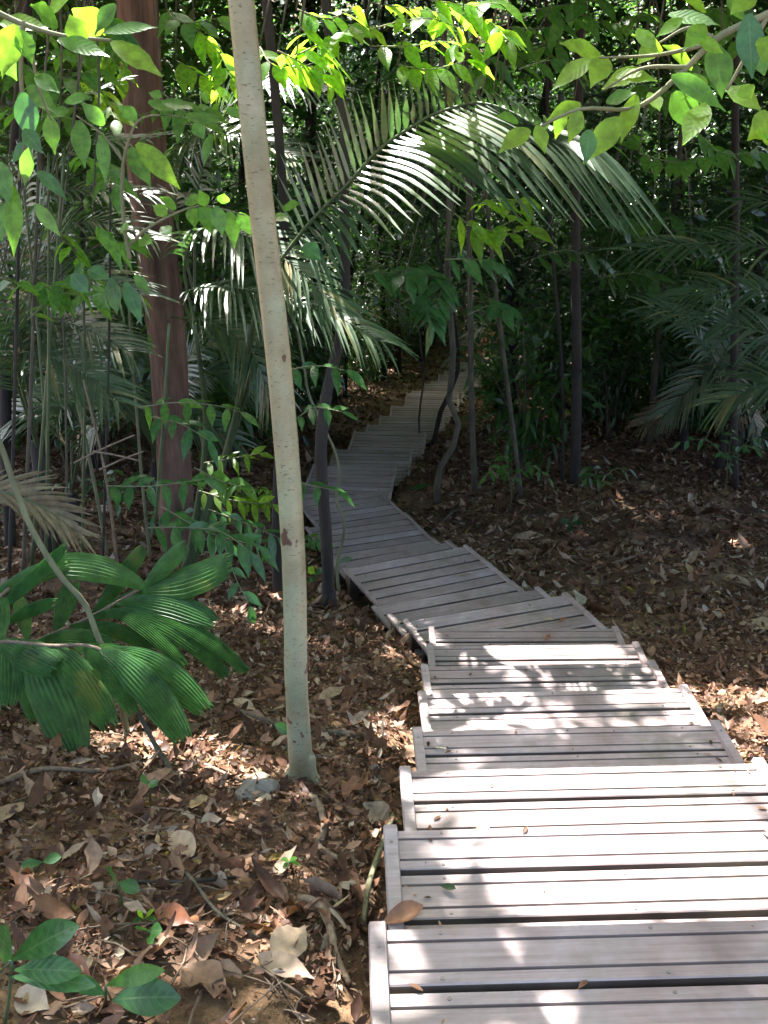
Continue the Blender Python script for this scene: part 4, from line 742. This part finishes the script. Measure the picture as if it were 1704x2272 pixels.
def place(tpls, x, y, sc, label, cat, group):
    k = random.randrange(len(tpls)); src = tpls[k]
    o = src if id(src) not in used else copy_tree(src); used.add(id(src))
    o.location = (float(x), float(y), float(ground(x, y))); o.rotation_euler = (random.uniform(-.04, .04), random.uniform(-.04, .04), random.uniform(0, 6.28)); o.scale = (sc, sc, sc * random.uniform(.9, 1.1))
    tag(o, label, cat, group); return o
def clear(x, y, m): return abs(x - path_x(y)) > m
pts = []
def scatter(n, y0, y1, m, mind, right_clear=True):
    out = []; tries = 0
    while len(out) < n and tries < 20000:
        tries += 1; y = y0 + (y1 - y0) * random.random() ** .8; h = 0.42 * y + 2.0; x = random.uniform(-h, h)
        if not clear(x, y, m): continue
        if right_clear and x > path_x(y) and y < 12.0 and x < 0.9 + y * .5: continue
        if any((x - a) ** 2 + (y - b) ** 2 < mind ** 2 for a, b in pts): continue
        pts.append((x, y)); out.append((x, y))
    return out
for (x, y) in scatter(130, 11, 44, 1.0, .9):
    place(T_tree, x, y, random.uniform(.75, 1.25), 'slender dark understorey tree standing deep in the wood', 'tree', 'understorey trees deep in the wood')
pts = []
for (x, y) in scatter(280, 11, 38, 1.35, .45):
    place(T_shrub, x, y, random.uniform(.7, 1.6), 'leafy shrub of the dark undergrowth beyond the open litter', 'shrub', 'shrubs of the far undergrowth')
pts = []
for (x, y) in scatter(20, 14, 36, 1.6, 1.8):
    place(T_palm, x, y, random.uniform(.7, 1.2), 'small palm in the dim undergrowth far back', 'palm', 'small palms of the far undergrowth')
# tall forest far behind, one mass
n = 90000; x = rng.uniform(-60, 60, n); y = 40 + 22 * rng.random(n) ** .7; z = ground(x, y) + rng.random(n) * 17
fb = MB(); L = rng.uniform(.4, .8, n); fb.leaves(np.stack([x, y, z], 1), rand_dir(n, .6), unit(np.array([0, -.3, 1.0]) + rng.normal(size=(n, 3)) * .4), L, L * .5, 2, .15, .2)
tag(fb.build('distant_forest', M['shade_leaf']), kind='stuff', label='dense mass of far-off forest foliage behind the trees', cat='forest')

# ------------------------------------------------------------------ leaf litter
def litter(n, x0, x1, y0, y1, lo, hi, seg, pw=1.0):
    y = y0 + (y1 - y0) * rng.random(n) ** pw; h = 0.42 * y + 1.0; x = rng.uniform(-1, 1, n) * h
    L = rng.uniform(lo, hi, n) * np.where(rng.random(n) < .12, 1.5, 1); z = ground(x, y) + rng.random(n) ** 2 * .035 + .004
    under = (np.abs(x - path_x(y)) < .58); z = np.where(under, ground(x, y) + .003, z)
    a = rng.uniform(0, 2 * np.pi, n); d = np.stack([np.cos(a), np.sin(a), rng.normal(size=n) * .2], 1)
    up = unit(np.array([0, 0, 1.0]) + rng.normal(size=(n, 3)) * .42)
    rr = np.clip(rng.beta(1.15, 1.9, n), 0, .955); rr = np.where(rng.random(n) < .010, rng.uniform(.95, 1, n), rr)
    return np.stack([x, y, z], 1), d, up, L, L * rng.uniform(.22, .62, n), rr
lb = MB()
for (n, y0, y1, lo, hi, seg, pw) in [(80000, 1.2, 6.5, .006, .024, 2, .8), (26000, 1.2, 6.5, .02, .06, 4, .8), (4200, 1.2, 6.5, .05, .10, 6, .8), (42000, 6, 16, .03, .10, 3, .8), (3000, 6, 16, .09, .16, 4, .8), (36000, 14, 40, .07, .18, 2, .8)]:
    p, d, up, L, W, rr = litter(n, 0, 0, y0, y1, lo, hi, seg, pw)
    bare = (np.sin(p[:, 0] * 2.3 + 1.1) * np.sin(p[:, 1] * 2.9 + .4) + .5 * np.sin(p[:, 0] * 5.7 + p[:, 1] * 4.1) + .25 * rng.normal(size=n)) > .95
    for (u_, v_, r_) in ((480, 2150, .15),(520, 2190, .12), (880, 1090, .4), (1000, 1210, .2)):
        c_ = G(u_, v_); bare |= ((p[:, 0] - c_[0]) ** 2 + (p[:, 1] - c_[1]) ** 2) < (r_ * (1 + .3 * rng.normal(size=n))) ** 2
    k_ = ~(bare & (rng.random(n) < .8) & (L > .012)); p, d, up, L, W, rr = p[k_], d[k_], up[k_], L[k_], W[k_], rr[k_]; n = len(p)
    lb.leaves(p, d, up, L, W, seg, rng.uniform(-.5, 1.1, n), rng.uniform(-.6, .6, n), r=rr, wavy=.45)
for (L_, R_, z_) in STEPS[:24]:                         # bits of leaf and dirt lying on the boards
    w_ = R_ - L_; q_ = np.array([-w_[1], w_[0], 0]) / np.linalg.norm(w_)
    for k_ in range(18):
        p_ = L_ + w_ * random.choice([random.uniform(.05, .95), random.uniform(.04, .12), random.uniform(.88, .96)]) - q_ * random.uniform(.01, .4); p_[2] = z_ + .004
        a_ = random.uniform(0, 6.28); l_ = random.choice([.008, .012, .018, .03]); lb.leaves([p_], [(math.cos(a_), math.sin(a_), .15)], [(0.1, .1, 1)], [l_], [l_ * .4], 3, .3, [0.1], r=random.uniform(0, .7))
tag(lb.build('leaf_litter', M['litter']), kind='stuff', label='carpet of brown fallen leaves covering the forest floor', cat='leaf litter')
tw = MB()
for k in range(900):
    y = 1.3 + 9 * random.random() ** 1.3; x = random.uniform(-1, 1) * (0.42 * y + .6)
    if not clear(x, y, .62): continue
    a = random.uniform(0, 6.28); l = random.uniform(.06, .32); g0 = float(ground(x, y)); x2, y2 = x + math.cos(a) * l, y + math.sin(a) * l
    if not clear(x2, y2, .62): continue
    g1 = float(ground(x2, y2)); m_ = np.array([(x + x2) / 2 + random.uniform(-.02, .02), (y + y2) / 2, (g0 + g1) / 2 + .03])
    r_ = random.uniform(.0012, .0035); tw.tube(curve([(x, y, g0 + .012), m_, (x2, y2, g1 + .018)], 5), np.linspace(r_, r_ * .5, 5), 5)
tag(tw.build('twig_litter', M['twig']), kind='stuff', label='scatter of thin dry twigs over the fallen leaves', cat='twigs')

# notable fallen leaves, sticks, roots and the stone
def fallen(label, bx_, by_, tx, ty, w, mat, lift=.02, fold=.3, droop=0.0):
    B = ground_hit(bx_ * K, by_ * K, .015); T = ground_hit(tx * K, ty * K, .02); d = T - B; L = np.linalg.norm(d); W = w * K / F * np.linalg.norm(B); q = MB()
    q.leaves([B + [0, 0, lift]], [d], [np.array([random.uniform(-.2, .2), -.35, .9])], [L], [W], 10, fold, [droop], shape='ovate', wavy=.12)
    tag(q.build('fallen_leaf', M[mat], origin=B), label=label, cat='leaf')
fallen('large pale tan fallen leaf left of the lowest near step', 590, 2090, 660, 2015, 75, 'pale_litter')
fallen('long pale tan fallen leaf just below the large one, left of the steps', 560, 2080, 680, 2130, 50, 'pale_litter')
fallen('large tan leaf at the left edge of the frame in the litter', -10, 1790, 55, 1745, 50, 'pale_litter')
fallen('pinkish pale curled leaf touching the steps, left side', 835, 1790, 785, 1745, 55, 'pale_litter', fold=.5)
fallen('light tan leaf in the middle of the near litter', 420, 1860, 365, 1810, 55, 'pale_litter')
fallen('sunlit cream-coloured leaf in the middle of the near litter', 435, 1790, 480, 1780, 34, 'pale_litter')
fallen('reddish brown leaf in the litter above the bottom-left seedling', 145, 2080, 200, 2125, 30, 'red_litter')
fallen('dark reddish leaf in the litter beside the curved dry twig', 340, 1980, 420, 2010, 46, 'red_litter')
fallen('small orange-yellow leaf in mid litter', 415, 1995, 432, 2006, 15, 'bright_leaf' if False else 'red_litter')
fallen('wide brown leaf lying at the bottom left corner of the litter', 40, 2160, 110, 2195, 60, 'pale_litter')
fallen('brown curled leaf at the right of the pale tree base', 600, 1560, 645, 1585, 30, 'pale_litter')
fallen('large pale leaf at the right edge on the sunlit patch', 1600, 1350, 1690, 1370, 50, 'pale_litter')
fallen('flat tan leaf on the right slope beyond the bent platform', 1115, 1165, 1175, 1160, 26, 'pale_litter')
fallen('pale green-grey fallen leaf beside the far steps', 890, 1060, 935, 1050, 16, 'broad_leaf')
fallen('dull brown leaf on the left slope near the slim black tree', 500, 1290, 560, 1300, 26, 'pale_litter')
fallen('pale leaf in the litter left of the turning steps', 690, 1520, 745, 1490, 30, 'pale_litter')
fallen('tan curled leaf below the broad-leaved palm', 505, 1520, 555, 1545, 28, 'pale_litter')
def on_step(label, u, v, u2, v2, z, w, mat, lift=.02, fold=.5, name='fallen_leaf', droop=.0):
    B = at_z(u * K, v * K, z + .006); T = at_z(u2 * K, v2 * K, z + .006); d = T - B; L = np.linalg.norm(d); q = MB(); W = w * K / F * np.linalg.norm(B)
    q.leaves([B + [0, 0, lift * .3]], [d + [0, 0, lift]], [np.array([.1, -.3, .95])], [L], [W], 10, fold, [droop], shape='obov', wavy=.08)
    tag(q.build(name, M[mat], origin=B), label=label, cat='leaf')
on_step('curled russet brown leaf lying on the left end of the second nearest step', 822, 2003, 918, 1985, -1.70, 42, 'red_litter', .03, .55)
on_step('small grey dry leaf on the third nearest step', 1022, 1800, 1058, 1790, -1.88, 22, 'pale_litter', .01, .2)
on_step('tiny black crumpled leaf on the second nearest step', 950, 1915, 985, 1930, -1.70, 16, 'dark_leaf', .01, .4)
on_step('pale curved leaf at the right end of the third nearest step', 1640, 1790, 1690, 1830, -1.7, 14, 'pale_litter', .02, .4)
on_step('small dark leaf scrap on the left of the fourth near step', 930, 1612, 965, 1620, -2.08, 7, 'dark_leaf', .004, .2)
on_step('little brown leaf at the right end of the turning step', 1172, 1335, 1196, 1340, -2.98, 9, 'pale_litter', .004, .2)
on_step('tiny orange leaf on the turning step', 1206, 1345, 1222, 1335, -2.98, 9, 'red_litter', .004, .2)
on_step('brown leaf scrap on the eighth near step', 1176, 1385, 1188, 1372, -2.83, 9, 'red_litter', .004, .2)
on_step('small yellow-green leaf on the sixth near step', 1402, 1530, 1405, 1510, -2.47, 8, 'bright_leaf', .004, .2)
on_step('dry leaf near the right corner of the long lower platform', 990, 1245, 1015, 1240, -3.48, 9, 'pale_litter', .004, .2)
on_step('dark leaf lying on the long lower platform, left part', 855, 1330, 870, 1325, -3.48, 5, 'dark_leaf', .003, .2)
def ground_stick(label, lst, r0, r1, mat, name='stick', cat='stick', rise=.02, n=16):
    P = curve([ground_hit(u * K, v * K, rise + h) for (u, v, h) in lst], n); b = MB(); b.tube(P, np.linspace(r0, r1, n), 8, .5, 0, .15)
    tag(b.build(name, M[mat], origin=P[0]), label=label, cat=cat)
ground_stick('curved dark dry twig lying in the middle of the near litter', [(395,1875,.0),(430,1920,.02),(470,1970,.01),(560,2025,0)], .006, .003, 'grey_bark')
ground_stick('forked grey-brown branch lying left of the near steps', [(650,1940,.01),(690,1955,.02),(712,2000,.01),(725,2060,0),(755,2125,0)], .012, .007, 'twig')
ground_stick('black wet stick lying across the near litter', [(300,1905,0),(380,1905,.01),(510,1895,0)], .006, .004, 'dark_bark')
ground_stick('fallen dark log behind the foot of the pale tree', [(520,1540,.01),(640,1575,.01),(790,1590,0)], .018, .014, 'grey_bark', 'log', 'log')
ground_stick('long arched root lying under the broad-leaved palm', [(0,1690,.0),(100,1660,.02),(200,1665,.02),(330,1640,0)], .009, .006, 'twig', 'root', 'root')
ground_stick('pale winding root running from the pale tree down to the steps', [(655,1700,.0),(690,1740,.01),(700,1800,.0),(690,1830,.01),(740,1860,0)], .012, .008, 'twig', 'root', 'root')
ground_stick('bent root arching along the left side of the near steps', [(850,1760,.01),(820,1840,.05),(795,1920,.04),(785,2000,0)], .008, .007, 'stem', 'root', 'root')
P_ = curve([D(250, 1440, 3.1), D(330, 1600, 2.95), ground_hit(385 * K, 1690 * K)], 14); b = MB(); b.tube(P_, np.linspace(.006, .011, 14), 8, .5, 0, .15)
tag(b.build('dead_stalk', M['grey_bark'], origin=P_[0]), label='dark leaning dead petiole dropping from the broad-leaved palm', cat='stalk')
ground_stick('long thin branch across the slope below the pale roots', [(440,1650,.0),(560,1700,.01),(640,1720,.0)], .006, .004, 'twig')
ground_stick('thin dead stick at the left end of the turning steps', [(740,1440,0),(800,1470,.01),(860,1490,0)], .008, .005, 'twig')
ground_stick('grey fallen branch on the right slope', [(1250,1240,0),(1330,1215,.01),(1400,1190,0)], .012, .008, 'twig')
ground_stick('long slender root across the right slope toward the elbowed stem', [(930,1150,0),(1000,1090,.01),(1060,1060,0)], .015, .01, 'grey_bark', 'root', 'root')
# stone
sp0 = ground_hit(555 * K, 1722 * K); b = MB(); nu, nv = 18, 12
th = np.linspace(0, 2 * np.pi, nu, endpoint=False); ph = np.linspace(.08, np.pi - .08, nv); TH, PH = np.meshgrid(th, ph)
rr = 1 + .16 * np.sin(3 * TH + 1) * np.sin(2 * PH) + .10 * np.cos(5 * TH + 2) * np.sin(PH) ** 2 + .12 * np.sin(2 * TH)
V = np.stack([.075 * rr * np.sin(PH) * np.cos(TH), .06 * rr * np.sin(PH) * np.sin(TH), .048 * rr * np.cos(PH) + .01], -1) + sp0
i = np.arange(nv - 1)[:, None] * nu; j = np.arange(nu)[None, :]; k = (j + 1) % nu
b.add(V, np.stack([i + j, i + k, i + nu + k, i + nu + j], -1), .5); tag(b.build('stone', M['stone'], origin=sp0), label='rounded grey-white stone left of the pale tree foot', cat='stone')
